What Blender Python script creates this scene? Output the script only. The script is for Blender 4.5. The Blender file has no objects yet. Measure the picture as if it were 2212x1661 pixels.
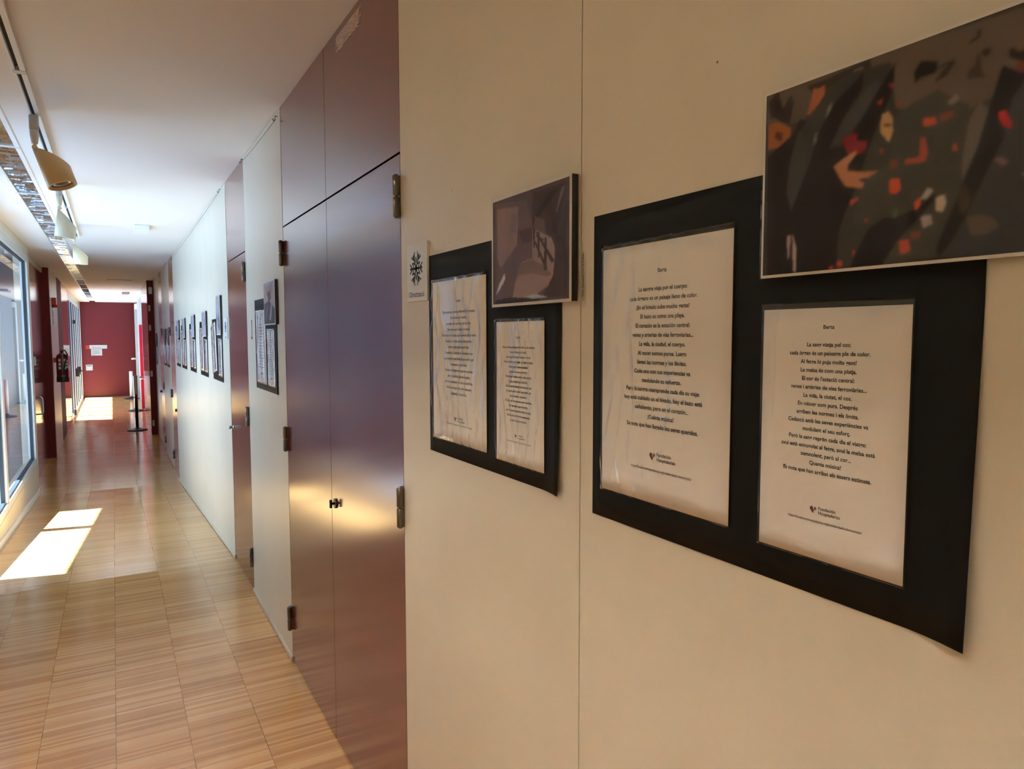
import bpy, bmesh, math, random
import numpy as np
from mathutils import Matrix, Vector, noise

C = bpy.context.scene.collection
SC = bpy.context.scene

# ------------------------------------------------------------------ camera
cd = bpy.data.cameras.new('camera')
cam = bpy.data.objects.new('camera', cd)
C.objects.link(cam)
cd.sensor_width = 36.0
cd.lens = 24.772
cd.clip_start = 0.02
cd.clip_end = 300
Rt = (0.8703159, -0.4924913, -0.0015810)
Up = (0.0356089, 0.0597245, 0.9975796)
Fw = (0.4912048, 0.8682657, -0.0695163)
cam.matrix_world = Matrix(((Rt[0], Up[0], -Fw[0], 0), (Rt[1], Up[1], -Fw[1], 0),
                           (Rt[2], Up[2], -Fw[2], 1.6932), (0, 0, 0, 1)))
SC.camera = cam

# ------------------------------------------------------------------ sky, sun, exposure
SUN_DIR = Vector((0.9, -0.225, -1.0)).normalized()
SKY = 3.0
SUN = 35.0
w = bpy.data.worlds.new('World')
SC.world = w
w.use_nodes = True
bg = w.node_tree.nodes['Background']
bg.inputs[0].default_value = (0.50, 0.74, 1.0, 1)
bg.inputs[1].default_value = SKY
sl = bpy.data.lights.new('sun', 'SUN')
sl.energy = SUN
sl.angle = math.radians(0.6)
sl.color = (0.80, 0.91, 1.0)
so = bpy.data.objects.new('sun', sl)
C.objects.link(so)
so.rotation_euler = (-SUN_DIR).to_track_quat('Z', 'Y').to_euler()
so.location = (-6, 8, 9)

vs = SC.view_settings
vs.view_transform = 'Standard'
vs.look = 'None'
vs.exposure = 1.25
vs.gamma = 1.0
vs.use_curve_mapping = False
SC.cycles.max_bounces = 14
SC.cycles.diffuse_bounces = 8
SC.cycles.glossy_bounces = 5
SC.cycles.transparent_max_bounces = 16
SC.cycles.sample_clamp_indirect = 8
SC.cycles.use_denoising = True
SC.cycles.caustics_reflective = False
SC.cycles.caustics_refractive = False

# ------------------------------------------------------------------ constants of the place
XR = 0.758          # face of the right wall
XL = -0.90          # face of the left wall
HC = 2.82           # ceiling
LOW = -0.343        # floor beyond the ramp
R0, R1 = 5.6, 10.7  # the ramp
YE = 27.3           # end wall


def fz(y):
    if y <= R0: return 0.0
    if y >= R1: return LOW
    return LOW * (y - R0) / (R1 - R0)


# ------------------------------------------------------------------ materials
def lin(c):
    c = [x / 255.0 for x in c]
    return tuple((x / 12.92 if x <= 0.04045 else ((x + 0.055) / 1.055) ** 2.4) for x in c)


MATS = {}


def mat(name, col, rough=0.5, metal=0.0, spec=0.5, coat=0.0, coat_rough=0.1, emit=None, es=0.0):
    m = bpy.data.materials.new(name)
    m.use_nodes = True
    b = m.node_tree.nodes['Principled BSDF']
    b.inputs['Base Color'].default_value = (*col, 1)
    b.inputs['Roughness'].default_value = rough
    b.inputs['Metallic'].default_value = metal
    b.inputs['Specular IOR Level'].default_value = spec
    b.inputs['Coat Weight'].default_value = coat
    b.inputs['Coat Roughness'].default_value = coat_rough
    if emit:
        b.inputs['Emission Color'].default_value = (*emit, 1)
        b.inputs['Emission Strength'].default_value = es
    MATS[name] = m
    return m


def nd(m, t, **kw):
    n = m.node_tree.nodes.new(t)
    for k, v in kw.items():
        setattr(n, k, v)
    return n


def lk(m, a, b):
    m.node_tree.links.new(a, b)


def bump_noise(m, scale, strength, dist=0.001, stretch=(1, 1, 1), detail=2.0):
    b = m.node_tree.nodes['Principled BSDF']
    tc = nd(m, 'ShaderNodeTexCoord')
    mp = nd(m, 'ShaderNodeMapping')
    mp.inputs['Scale'].default_value = stretch
    ns = nd(m, 'ShaderNodeTexNoise')
    ns.inputs['Scale'].default_value = scale
    ns.inputs['Detail'].default_value = detail
    bp = nd(m, 'ShaderNodeBump')
    bp.inputs['Strength'].default_value = strength
    bp.inputs['Distance'].default_value = dist
    lk(m, tc.outputs['Object'], mp.inputs['Vector'])
    lk(m, mp.outputs[0], ns.inputs['Vector'])
    lk(m, ns.outputs['Fac'], bp.inputs['Height'])
    lk(m, bp.outputs[0], b.inputs['Normal'])
    return ns, tc


def tint_noise(m, c1, c2, scale, stretch=(1, 1, 1), lo=0.35, hi=0.65, detail=3.0):
    b = m.node_tree.nodes['Principled BSDF']
    tc = nd(m, 'ShaderNodeTexCoord')
    mp = nd(m, 'ShaderNodeMapping')
    mp.inputs['Scale'].default_value = stretch
    ns = nd(m, 'ShaderNodeTexNoise')
    ns.inputs['Scale'].default_value = scale
    ns.inputs['Detail'].default_value = detail
    cr = nd(m, 'ShaderNodeValToRGB')
    cr.color_ramp.elements[0].position = lo
    cr.color_ramp.elements[0].color = (*c1, 1)
    cr.color_ramp.elements[1].position = hi
    cr.color_ramp.elements[1].color = (*c2, 1)
    lk(m, tc.outputs['Object'], mp.inputs['Vector'])
    lk(m, mp.outputs[0], ns.inputs['Vector'])
    lk(m, ns.outputs['Fac'], cr.inputs[0])
    lk(m, cr.outputs[0], b.inputs['Base Color'])


CREAM = (0.67, 0.61, 0.49)
m_cream = mat('cream_lacquer', CREAM, 0.33, spec=0.5)
tint_noise(m_cream, (0.66, 0.60, 0.48), (0.69, 0.63, 0.505), 3.0)
bump_noise(m_cream, 260, 0.05, 0.0006)
m_red = mat('wine_red_lacquer', (0.13, 0.015, 0.009), 0.19, spec=1.0, coat=0.55, coat_rough=0.17)
tint_noise(m_red, (0.126, 0.0145, 0.0085), (0.137, 0.0160, 0.0095), 4.0)
bump_noise(m_red, 420, 0.06, 0.0004)
m_redgloss = mat('wine_red_glossy', (0.19, 0.026, 0.034), 0.10, spec=1.0)
m_redend = mat('red_end_panel', (0.135, 0.0115, 0.0145), 0.35, spec=0.4)
m_brown = mat('dark_brown_red', (0.15, 0.022, 0.020), 0.6, spec=0.2)
m_white = mat('white_paint', (0.80, 0.80, 0.78), 0.6)
m_ceil = mat('ceiling_paint', (0.80, 0.77, 0.73), 0.75, spec=0.3)
bump_noise(m_ceil, 5, 0.05, 0.004)
m_dark = mat('shadow_gap_dark', (0.012, 0.008, 0.007), 0.8)
m_alu = mat('anodised_aluminium', (0.62, 0.66, 0.68), 0.28, metal=0.85)
m_aluw = mat('pale_grey_frame', (0.66, 0.68, 0.69), 0.38, metal=0.1)
m_gasket = mat('black_gasket', (0.02, 0.03, 0.04), 0.5)
m_steel = mat('brushed_steel', (0.16, 0.145, 0.12), 0.28, metal=1.0)
bump_noise(m_steel, 60, 0.15, 0.0005, (1, 1, 0.1))
m_black = mat('black_plastic', (0.01, 0.01, 0.012), 0.35)
m_board = mat('black_card', (0.005, 0.0046, 0.0042), 0.62, spec=0.14)
bump_noise(m_board, 300, 0.08, 0.0005)
m_paper = mat('white_paper', (0.95, 0.91, 0.87), 0.7, spec=0.3)
m_ink = mat('black_ink', (0.012, 0.010, 0.009), 0.6)
m_inkred = mat('dark_red_ink', (0.16, 0.02, 0.02), 0.6)
m_inkgrey = mat('grey_ink', (0.16, 0.14, 0.13), 0.6)
m_foam = mat('white_foam_edge', (0.70, 0.66, 0.60), 0.5)
m_plate = mat('white_sign_plate', (0.72, 0.74, 0.72), 0.35)
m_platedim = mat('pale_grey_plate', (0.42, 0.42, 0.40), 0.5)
m_slate = mat('slate_grey_print', (0.07, 0.085, 0.095), 0.5)
m_lamp = mat('cream_lamp_body', (0.72, 0.66, 0.47), 0.35)
m_lampshaded = mat('shaded_lamp_body', (0.80, 0.58, 0.27), 0.35)  # same cream body, with the nearest head's shade put into the colour
m_adapter = mat('grey_adapter', (0.50, 0.48, 0.46), 0.4)
m_lens = mat('lamp_glass', (0.25, 0.22, 0.2), 0.08, metal=0.6)
m_extred = mat('extinguisher_red', (0.12, 0.006, 0.008), 0.2, coat=0.5)
m_alarm = mat('alarm_red', (0.45, 0.03, 0.015), 0.3)
m_pink = mat('bright_red_panel', (0.62, 0.035, 0.07), 0.3)
m_filltube = mat('warm_fill_tube', (0.9, 0.85, 0.75), 0.5, emit=(1.0, 0.925, 0.81), es=142.0)
m_diff = mat('lit_diffuser', (0.9, 0.85, 0.75), 0.5, emit=(1.0, 0.85, 0.70), es=4.2)
m_silver = mat('louvre_silver', (0.62, 0.66, 0.72), 0.2, metal=1.0)
bump_noise(m_silver, 22, 0.5, 0.006, (1, 0.3, 1), 2)
m_refl = mat('dull_reflector', (0.30, 0.28, 0.27), 0.4, metal=0.8)
m_paving = mat('outdoor_paving', (0.145, 0.200, 0.270), 0.8)
m_outwall = mat('outdoor_render', (0.09, 0.12, 0.16), 0.8)


def thin_clear(name, tint, rough, ior, gain, bump=None):
    m = bpy.data.materials.new(name)
    m.use_nodes = True
    nt = m.node_tree
    nt.nodes.remove(nt.nodes['Principled BSDF'])
    out = nt.nodes['Material Output']
    tr = nd(m, 'ShaderNodeBsdfTransparent')
    tr.inputs[0].default_value = (*tint, 1)
    gl = nd(m, 'ShaderNodeBsdfGlossy')
    gl.inputs['Roughness'].default_value = rough
    fr = nd(m, 'ShaderNodeFresnel')
    fr.inputs['IOR'].default_value = ior
    mu = nd(m, 'ShaderNodeMath', operation='MULTIPLY')
    mu.use_clamp = True
    mu.inputs[1].default_value = gain
    mx = nd(m, 'ShaderNodeMixShader')
    ge = nd(m, 'ShaderNodeNewGeometry')
    fb = nd(m, 'ShaderNodeMath', operation='SUBTRACT')
    fb.inputs[0].default_value = 1.0
    lk(m, ge.outputs['Backfacing'], fb.inputs[1])
    m2 = nd(m, 'ShaderNodeMath', operation='MULTIPLY')
    lk(m, fr.outputs[0], mu.inputs[0])
    lk(m, mu.outputs[0], m2.inputs[0])
    lk(m, fb.outputs[0], m2.inputs[1])
    lk(m, m2.outputs[0], mx.inputs[0])
    lk(m, tr.outputs[0], mx.inputs[1])
    lk(m, gl.outputs[0], mx.inputs[2])
    lk(m, mx.outputs[0], out.inputs[0])
    if bump:
        tc = nd(m, 'ShaderNodeTexCoord')
        ns = nd(m, 'ShaderNodeTexNoise')
        ns.inputs['Scale'].default_value = bump
        bp = nd(m, 'ShaderNodeBump')
        bp.inputs['Strength'].default_value = 0.25
        bp.inputs['Distance'].default_value = 0.003
        lk(m, tc.outputs['Object'], ns.inputs['Vector'])
        lk(m, ns.outputs['Fac'], bp.inputs['Height'])
        lk(m, bp.outputs[0], gl.inputs['Normal'])
        lk(m, bp.outputs[0], fr.inputs['Normal'])
    MATS[name] = m
    return m


m_glass = thin_clear('window_glass', (0.97, 0.99, 1.0), 0.0, 1.5, 1.0)
m_film = thin_clear('plastic_film', (1.0, 0.997, 0.99), 0.05, 1.45, 1.7, 28)
m_film2 = thin_clear('print_film', (1.0, 1.0, 1.0), 0.06, 1.42, 0.35, 28)


def parquet():
    m = mat('mosaic_parquet', (0.4, 0.2, 0.08), 0.16, spec=0.5)
    b = m.node_tree.nodes['Principled BSDF']
    tc = nd(m, 'ShaderNodeTexCoord')
    sx = nd(m, 'ShaderNodeSeparateXYZ')
    lk(m, tc.outputs['Object'], sx.inputs[0])

    def M(op, a, bb=None, c=None, clamp=False):
        n = nd(m, 'ShaderNodeMath', operation=op)
        n.use_clamp = clamp
        for i, v in enumerate((a, bb, c)):
            if v is None: continue
            if isinstance(v, (int, float)): n.inputs[i].default_value = v
            else: lk(m, v, n.inputs[i])
        return n.outputs[0]

    cx = M('DIVIDE', M('ADD', sx.outputs[0], 0.0465 + 0.2735 * 8), 0.2735)
    ci = M('FLOOR', cx)
    cf = M('FRACT', cx)
    # strips of uneven width across the corridor
    wn = nd(m, 'ShaderNodeTexWhiteNoise', noise_dimensions='1D')
    lk(m, ci, wn.inputs['W'])
    yo = M('ADD', sx.outputs[1], M('MULTIPLY', wn.outputs['Value'], 0.9))
    wob = nd(m, 'ShaderNodeTexNoise', noise_dimensions='2D')
    wob.inputs['Scale'].default_value = 9.0
    wc = nd(m, 'ShaderNodeCombineXYZ')
    lk(m, M('MULTIPLY', ci, 3.7), wc.inputs[0])
    lk(m, yo, wc.inputs[1])
    lk(m, wc.outputs[0], wob.inputs['Vector'])
    ys = M('DIVIDE', M('ADD', yo, M('MULTIPLY', wob.outputs['Fac'], 0.05)), 0.0165)
    yi = M('FLOOR', ys)
    cv = nd(m, 'ShaderNodeCombineXYZ')
    lk(m, ci, cv.inputs[0])
    lk(m, yi, cv.inputs[1])
    w2 = nd(m, 'ShaderNodeTexWhiteNoise', noise_dimensions='3D')
    lk(m, cv.outputs[0], w2.inputs['Vector'])
    # wood blocks: a slower change of tone every 30 cm or so
    blk = M('FLOOR', M('DIVIDE', yo, 0.31))
    cv2 = nd(m, 'ShaderNodeCombineXYZ')
    lk(m, M('ADD', ci, 40.3), cv2.inputs[0])
    lk(m, blk, cv2.inputs[1])
    w3 = nd(m, 'ShaderNodeTexWhiteNoise', noise_dimensions='3D')
    lk(m, cv2.outputs[0], w3.inputs['Vector'])
    # grain
    gv = nd(m, 'ShaderNodeCombineXYZ')
    lk(m, M('MULTIPLY', sx.outputs[0], 7.0), gv.inputs[0])
    lk(m, M('MULTIPLY', sx.outputs[1], 160.0), gv.inputs[1])
    gn = nd(m, 'ShaderNodeTexNoise')
    gn.inputs['Scale'].default_value = 1.0
    gn.inputs['Detail'].default_value = 4
    lk(m, gv.outputs[0], gn.inputs['Vector'])
    t = M('ADD', M('ADD', M('MULTIPLY', w2.outputs['Value'], 0.46), M('MULTIPLY', w3.outputs['Value'], 0.17)),
          M('MULTIPLY', gn.outputs['Fac'], 0.40))
    cr = nd(m, 'ShaderNodeValToRGB')
    e = cr.color_ramp.elements
    e[0].position = 0.12
    e[0].color = (0.45, 0.205, 0.062, 1)
    e[1].position = 0.92
    e[1].color = (0.84, 0.55, 0.26, 1)
    k = e.new(0.5)
    k.color = (0.67, 0.37, 0.13, 1)
    lk(m, t, cr.inputs[0])
    # joints between the courses and a few open gaps between strips
    edge = M('MINIMUM', cf, M('SUBTRACT', 1.0, cf))
    j1 = M('LESS_THAN', edge, 0.006)
    jn = nd(m, 'ShaderNodeTexNoise')
    jn.inputs['Scale'].default_value = 9.0
    lk(m, tc.outputs['Object'], jn.inputs['Vector'])
    j1 = M('MULTIPLY', j1, M('MULTIPLY_ADD', jn.outputs['Fac'], 1.6, -0.2, clamp=True))
    yf = M('FRACT', M('DIVIDE', yo, 0.31))
    gap = M('MULTIPLY', M('LESS_THAN', yf, 0.010), M('GREATER_THAN', w3.outputs['Value'], 0.55))
    yf2 = M('FRACT', ys)
    hair = M('MULTIPLY', M('LESS_THAN', yf2, 0.09), M('MULTIPLY', M('GREATER_THAN', w2.outputs['Value'], 0.8), 0.45))
    j = M('MAXIMUM', M('MAXIMUM', j1, M('MULTIPLY', gap, 0.85)), hair)
    mx = nd(m, 'ShaderNodeMixRGB')
    mx.inputs[2].default_value = (0.06, 0.024, 0.010, 1)
    lk(m, M('MULTIPLY', j, 0.8), mx.inputs[0])
    lk(m, cr.outputs[0], mx.inputs[1])
    lk(m, mx.outputs[0], b.inputs['Base Color'])
    rr = M('MULTIPLY_ADD', gn.outputs['Fac'], 0.10, 0.10)
    lk(m, rr, b.inputs['Roughness'])
    bp = nd(m, 'ShaderNodeBump')
    bp.inputs['Strength'].default_value = 0.35
    bp.inputs['Distance'].default_value = 0.0006
    lk(m, M('SUBTRACT', w2.outputs['Value'], M('MULTIPLY', j, 1.5)), bp.inputs['Height'])
    lk(m, bp.outputs[0], b.inputs['Normal'])
    return m


m_floor = parquet()


# ------------------------------------------------------------------ mesh helpers
class MB:
    """collects shapes, then links them as ONE mesh object"""

    def __init__(self, mats=None):
        self.bm = bmesh.new()
        self.mi = 0

    def face(self, pts, mi=None):
        vs_ = [self.bm.verts.new(p) for p in pts]
        f = self.bm.faces.new(vs_)
        f.material_index = self.mi if mi is None else mi
        return f

    def box(self, x0, x1, y0, y1, z0, z1, mi=None, bevel=0.0):
        mi = self.mi if mi is None else mi
        v = [self.bm.verts.new(p) for p in ((x0, y0, z0), (x1, y0, z0), (x1, y1, z0), (x0, y1, z0),
                                            (x0, y0, z1), (x1, y0, z1), (x1, y1, z1), (x0, y1, z1))]
        fs = []
        for q in ((0, 3, 2, 1), (4, 5, 6, 7), (0, 1, 5, 4), (1, 2, 6, 5), (2, 3, 7, 6), (3, 0, 4, 7)):
            f = self.bm.faces.new([v[i] for i in q])
            f.material_index = mi
            fs.append(f)
        if bevel > 0:
            es = list({e for f in fs for e in f.edges})
            bmesh.ops.bevel(self.bm, geom=es, offset=bevel, segments=2, affect='EDGES', profile=0.7)
        return self

    def slope_box(self, x0, x1, y0, y1, zt, off=0.0, mi=None, zh=None):
        """box whose bottom follows the floor; zh: height above the floor instead of a level top"""
        ys = [y0] + [y for y in (R0, R1) if y0 < y < y1] + [y1]
        mi = self.mi if mi is None else mi
        rows = []
        for y in ys:
            b = fz(y) + off
            t = zt if zh is None else fz(y) + zh
            rows.append([self.bm.verts.new(p) for p in ((x0, y, b), (x1, y, b), (x1, y, t), (x0, y, t))])
        for a, b in zip(rows[:-1], rows[1:]):
            for i in range(4):
                j = (i + 1) % 4
                f = self.bm.faces.new((a[i], b[i], b[j], a[j]))
                f.material_index = mi
        f = self.bm.faces.new(rows[0]); f.material_index = mi
        f = self.bm.faces.new(rows[-1][::-1]); f.material_index = mi
        return self

    def tube(self, pts, r, n=10, mi=None, cap=True):
        mi = self.mi if mi is None else mi
        pts = [Vector(p) for p in pts]
        rad = r if isinstance(r, (list, tuple)) else [r] * len(pts)
        rings = []
        up = None
        for i, p in enumerate(pts):
            if i == 0: d = pts[1] - pts[0]
            elif i == len(pts) - 1: d = pts[-1] - pts[-2]
            else: d = (pts[i + 1] - pts[i]).normalized() + (pts[i] - pts[i - 1]).normalized()
            d.normalize()
            if up is None:
                up = d.orthogonal().normalized()
            else:
                up = (up - d * up.dot(d)).normalized()
            s = d.cross(up)
            rings.append([self.bm.verts.new(p + (up * math.cos(a) + s * math.sin(a)) * rad[i])
                          for a in [2 * math.pi * k / n for k in range(n)]])
        for a, b in zip(rings[:-1], rings[1:]):
            for k in range(n):
                f = self.bm.faces.new((a[k], a[(k + 1) % n], b[(k + 1) % n], b[k]))
                f.material_index = mi
                f.smooth = True
        if cap:
            f = self.bm.faces.new(rings[0][::-1]); f.material_index = mi
            f = self.bm.faces.new(rings[-1]); f.material_index = mi
        return self

    def lathe(self, prof, n=24, cen=(0, 0, 0), mi=None, top=None):
        """prof: list of (radius, z); closed at both ends"""
        mi = self.mi if mi is None else mi
        rings = []
        for r, z in prof:
            rings.append([self.bm.verts.new((cen[0] + r * math.cos(2 * math.pi * k / n),
                                             cen[1] + r * math.sin(2 * math.pi * k / n), cen[2] + z)) for k in range(n)])
        for a, b in zip(rings[:-1], rings[1:]):
            for k in range(n):
                f = self.bm.faces.new((a[k], a[(k + 1) % n], b[(k + 1) % n], b[k]))
                f.material_index = mi
                f.smooth = True
        f = self.bm.faces.new(rings[0][::-1]); f.material_index = mi
        f = self.bm.faces.new(rings[-1]); f.material_index = mi
        return self

    def build(self, name, mats, parent=None):
        bmesh.ops.recalc_face_normals(self.bm, faces=self.bm.faces)
        me = bpy.data.meshes.new(name)
        self.bm.to_mesh(me)
        self.bm.free()
        o = bpy.data.objects.new(name, me)
        for m in (mats if isinstance(mats, (list, tuple)) else [mats]):
            me.materials.append(m)
        C.objects.link(o)
        if parent: o.parent = parent
        return o


def tag(o, label=None, cat=None, group=None, kind=None):
    if label: o['label'] = label
    if cat: o['category'] = cat
    if group: o['group'] = group
    if kind: o['kind'] = kind
    return o


def empty(name, M=None, loc=None):
    o = bpy.data.objects.new(name, None)
    o.empty_display_size = 0.05
    C.objects.link(o)
    if M is not None: o.matrix_world = M
    if loc is not None: o.location = loc
    return o


def wallframe(X, Y, Z, tilt=0.0):
    """local x to the viewer's right, y up, z out of the right wall"""
    m = Matrix(((0, 0, -1, X), (-1, 0, 0, Y), (0, 1, 0, Z), (0, 0, 0, 1)))
    return m @ Matrix.Rotation(tilt, 4, 'Z')


def leftframe(X, Y, Z):
    return Matrix(((0, 0, 1, X), (1, 0, 0, Y), (0, 1, 0, Z), (0, 0, 0, 1)))


def endframe(X, Y, Z):
    return Matrix(((1, 0, 0, X), (0, 0, -1, Y), (0, 1, 0, Z), (0, 0, 0, 1)))


def dup(root, M):
    r = root.copy()
    C.objects.link(r)
    r.matrix_world = M
    for ch in list(root.children):
        c = ch.copy()
        C.objects.link(c)
        c.parent = r
        for g in list(ch.children):
            d = g.copy()
            C.objects.link(d)
            d.parent = c
    return r


def struct(mb, name, mats, parent=None):
    o = mb.build(name, mats, parent)
    if parent is None: o['kind'] = 'structure'
    return o


# ------------------------------------------------------------------ text
_tc = bpy.data.curves.new('lettering', 'FONT')
_to = bpy.data.objects.new('lettering', _tc)
C.objects.link(_to)


def text_mesh(lines, pitch, width=None, size=None, bold=0.0, align='CENTER'):
    """a mesh of the lines, centred on x, first baseline at y=0; width: measured width of the widest line"""
    _tc.align_x = align
    _tc.size = 1.0
    _tc.offset = bold
    _tc.resolution_u = 3

    def one(s):
        _tc.body = s
        dg = bpy.context.evaluated_depsgraph_get()
        dg.update()
        return bpy.data.meshes.new_from_object(_to.evaluated_get(dg), depsgraph=dg)

    ms = [one(s) for s in lines]
    if size is None:
        wid = max((max(v.co.x for v in m.vertices) - min(v.co.x for v in m.vertices)) for m in ms if len(m.vertices))
        size = width / wid
    bm = bmesh.new()
    for i, m in enumerate(ms):
        if not len(m.vertices): continue
        m.transform(Matrix.Translation((0, -pitch * i, 0)) @ Matrix.Scale(size, 4))
        bm.from_mesh(m)
    for m in ms:
        bpy.data.meshes.remove(m)
    for f in bm.faces: f.material_index = 0
    return bm, size


def text_obj(name, lines, parent, at, m=None, pitch=0.0, width=None, size=None, bold=0.02, rot=0.0, align='CENTER'):
    bm, s = text_mesh(lines, pitch, width, size, bold, align)
    bm.transform(Matrix.Translation(at) @ Matrix.Rotation(rot, 4, 'Z'))
    me = bpy.data.meshes.new(name)
    bm.to_mesh(me)
    bm.free()
    me.materials.clear()
    me.materials.append(m or m_ink)
    o = bpy.data.objects.new(name, me)
    C.objects.link(o)
    if parent: o.parent = parent
    return o, s

# ================================================================== THE SETTING
mb = MB()
ys = [-7.2, 0, R0, R1, YE + 0.3]
for a, b in zip(ys[:-1], ys[1:]):
    mb.face(((-1.12, a, fz(a)), (0.9, a, fz(a)), (0.9, b, fz(b)), (-1.12, b, fz(b))))
    mb.face(((-1.12, a, fz(a) - .12), (0.9, a, fz(a) - .12), (0.9, b, fz(b) - .12), (-1.12, b, fz(b) - .12)))
floor = struct(mb, 'floor', m_floor)

SX0, SX1 = -0.615, -0.452     # light slot
mb = MB()
mb.box(-1.3, SX0, -7.2, YE + .3, HC, HC + .2)
mb.box(SX1, 1.0, -7.2, YE + .3, HC, HC + .2)
mb.box(SX0, SX1, -7.2, YE + .3, HC + .13, HC + .2)
struct(mb, 'ceiling', m_ceil)

# right wall: dark backing seen only in the joints, then the lining panels
mb = MB()
mb.box(XR + .045, XR + .16, -7.2, YE + .3, -.6, HC + .1)
struct(mb, 'wall_right', m_dark)
for k, (a, b) in enumerate([(-7.2, -2.5), (-2.497, 1.0785), (1.0815, 2.0085), (3.662, 4.803), (5.622, 6.95), (6.952, 8.28),
                            (8.282, 9.61), (9.612, 10.93), (11.80, 13.60), (14.50, 16.2)]):
    mb = MB()
    mb.slope_box(XR, XR + .045, a, b, HC - .004, off=0.012)
    struct(mb, 'wall_right_panel', m_cream)
# thin white skirting under the panels that stand free of the floor
for (a, b) in [(3.655, 4.815), (5.612, 10.93)]:
    mb = MB()
    mb.slope_box(XR - .007, XR - .0002, a, b, 0, off=0.007, zh=0.030)
    struct(mb, 'baseboard_right', m_cream)

# end wall
mb = MB()
mb.box(-1.2, 1.0, YE, YE + .15, -.6, HC + .1)
mb.box(-1.2, 1.0, -7.35, -7.2, -.3, HC + .1, mi=1)
struct(mb, 'wall_end', [m_redend, m_cream])

# left wall
mb = MB()
mb.slope_box(XL - .16, XL, -7.2, 4.5, HC + .05, off=-.1)
mb.slope_box(XL - .16, XL, 5.80, 5.95, HC + .05, off=-.1)
mb.box(XL - .16, XL, 4.5, 5.80, 2.70, HC + .05)
mb.slope_box(XL - .16, XL, 4.5, 5.80, .055, off=-.1)
mb.box(XL - .16, XL, 5.95, 10.90, 2.70, HC + .05)              # over window 1
mb.slope_box(XL - .16, XL, 5.95, 10.90, .055, off=-.1)         # under window 1
mb.slope_box(XL - .16, XL + .0, 10.90, 10.985, HC + .05, off=-.1)
mb.box(XL - .25, XL - .07, 10.985, 13.96, 2.735, HC + .05)      # over the red doors
mb.slope_box(XL - .2, XL + .005, 14.102, 16.02, HC + .05, off=-.1)
mb.box(XL - .25, XL, 19.9, YE, 2.66, HC + .05)
struct(mb, 'wall_left', m_cream)

mb = MB()
mb.slope_box(XL + .0005, XL + .016, -7.2, 10.93, 0, off=.002, zh=.062)
struct(mb, 'baseboard_left', m_white)
mb = MB()
mb.box(XL - .25, XL + .012, 13.96, 14.10, -.5, HC + .05)
struct(mb, 'wall_left_pier', m_brown)
mb = MB()
mb.box(XL - .2, XL + .004, 16.022, 17.2, -.5, HC + .05, mi=0)
mb.box(XL - .2, XL + .004, 17.202, 17.42, -.5, HC + .05, mi=1)
mb.box(XL - .2, XL - .002, 17.422, 19.9, -.5, HC + .05, mi=2)
struct(mb, 'wall_left_lining', [m_brown, m_brown, m_redgloss])

# projecting pier on the right
mb = MB()
mb.box(.640, XR + .03, 16.22, 19.4, -.4, HC + .05, mi=0)
mb.box(.6385, .6395, 16.23, 19.39, -.36, HC - .01, mi=1)
struct(mb, 'wall_right_pier', [m_brown, m_redgloss])


# ---- windows and doors of the left side
def glazing(name, y0, y1, z0, z1, xf, posts, pw=.06, panel_h=None, ph=.07):
    root = empty(name)
    root['kind'] = 'structure'
    mb = MB()
    d0, d1 = xf - .075, xf
    mb.box(d0, d1, y0, y0 + pw, z0, z1)
    mb.box(d0, d1, y1 - pw, y1, z0, z1)
    mb.box(d0, d1, y0 + pw, y1 - pw, z1 - ph, z1)
    mb.box(d0, d1, y0 + pw, y1 - pw, z0, z0 + ph)
    for p in posts:
        mb.box(d0, d1 - .002, p - pw / 2, p + pw / 2, z0 + ph, z1 - ph)
    mb.build('window_frame', m_aluw, root)
    ed = [y0 + pw] + [q for p in posts for q in (p - pw / 2, p + pw / 2)] + [y1 - pw]
    for a, b in zip(ed[::2], ed[1::2]):
        g = .015
        mb = MB()
        mb.box(d0 + .02, d1 - .022, a, a + g, z0 + ph, z1 - ph)
        mb.box(d0 + .02, d1 - .022, b - g, b, z0 + ph, z1 - ph)
        mb.box(d0 + .02, d1 - .022, a + g, b - g, z1 - ph - g, z1 - ph)
        mb.box(d0 + .02, d1 - .022, a + g, b - g, z0 + ph, z0 + ph + g)
        mb.build('gasket', m_gasket, root)
        mb = MB()
        mb.box(xf - .045, xf - .039, a + g, b - g, z0 + ph + g, z1 - ph - g)
        mb.build('glass_pane', m_glass, root)
    return root


glazing('window_1', 5.95, 10.90, .055, 2.70, XL - .004, [8.05], pw=.12)

glazing('window_added', 4.5, 5.80, .055, 2.70, XL - .004, [], pw=.07)  # extra unseen window, added to bring daylight to the near end

# glazed doors at the far end, with black panic bars
gd = glazing('window_2', 19.9, YE - .02, LOW, 2.66, XL - .004, [21.1, 22.3, 23.5, 24.7, 25.9], pw=.09)
mb = MB()
for y in (22.4, 23.6):
    mb.tube([(XL + .0, y, .70), (XL + .09, y, .70), (XL + .09, y + .95, .66), (XL, y + .95, .66)], .022)
    mb.box(XL - .004, XL + .08, y - .05, y + .09, .60, .82, bevel=.01)
mb.build('panic_bar', m_black, gd)
mb = MB()
mb.box(XL - .004, XL + .06, 22.0, 22.25, 2.02, 2.12, bevel=.01)
mb.box(XL - .004, XL + .05, 20.8, 20.95, -.30, -.16, bevel=.01)
mb.build('door_closer', m_black, gd)

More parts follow.
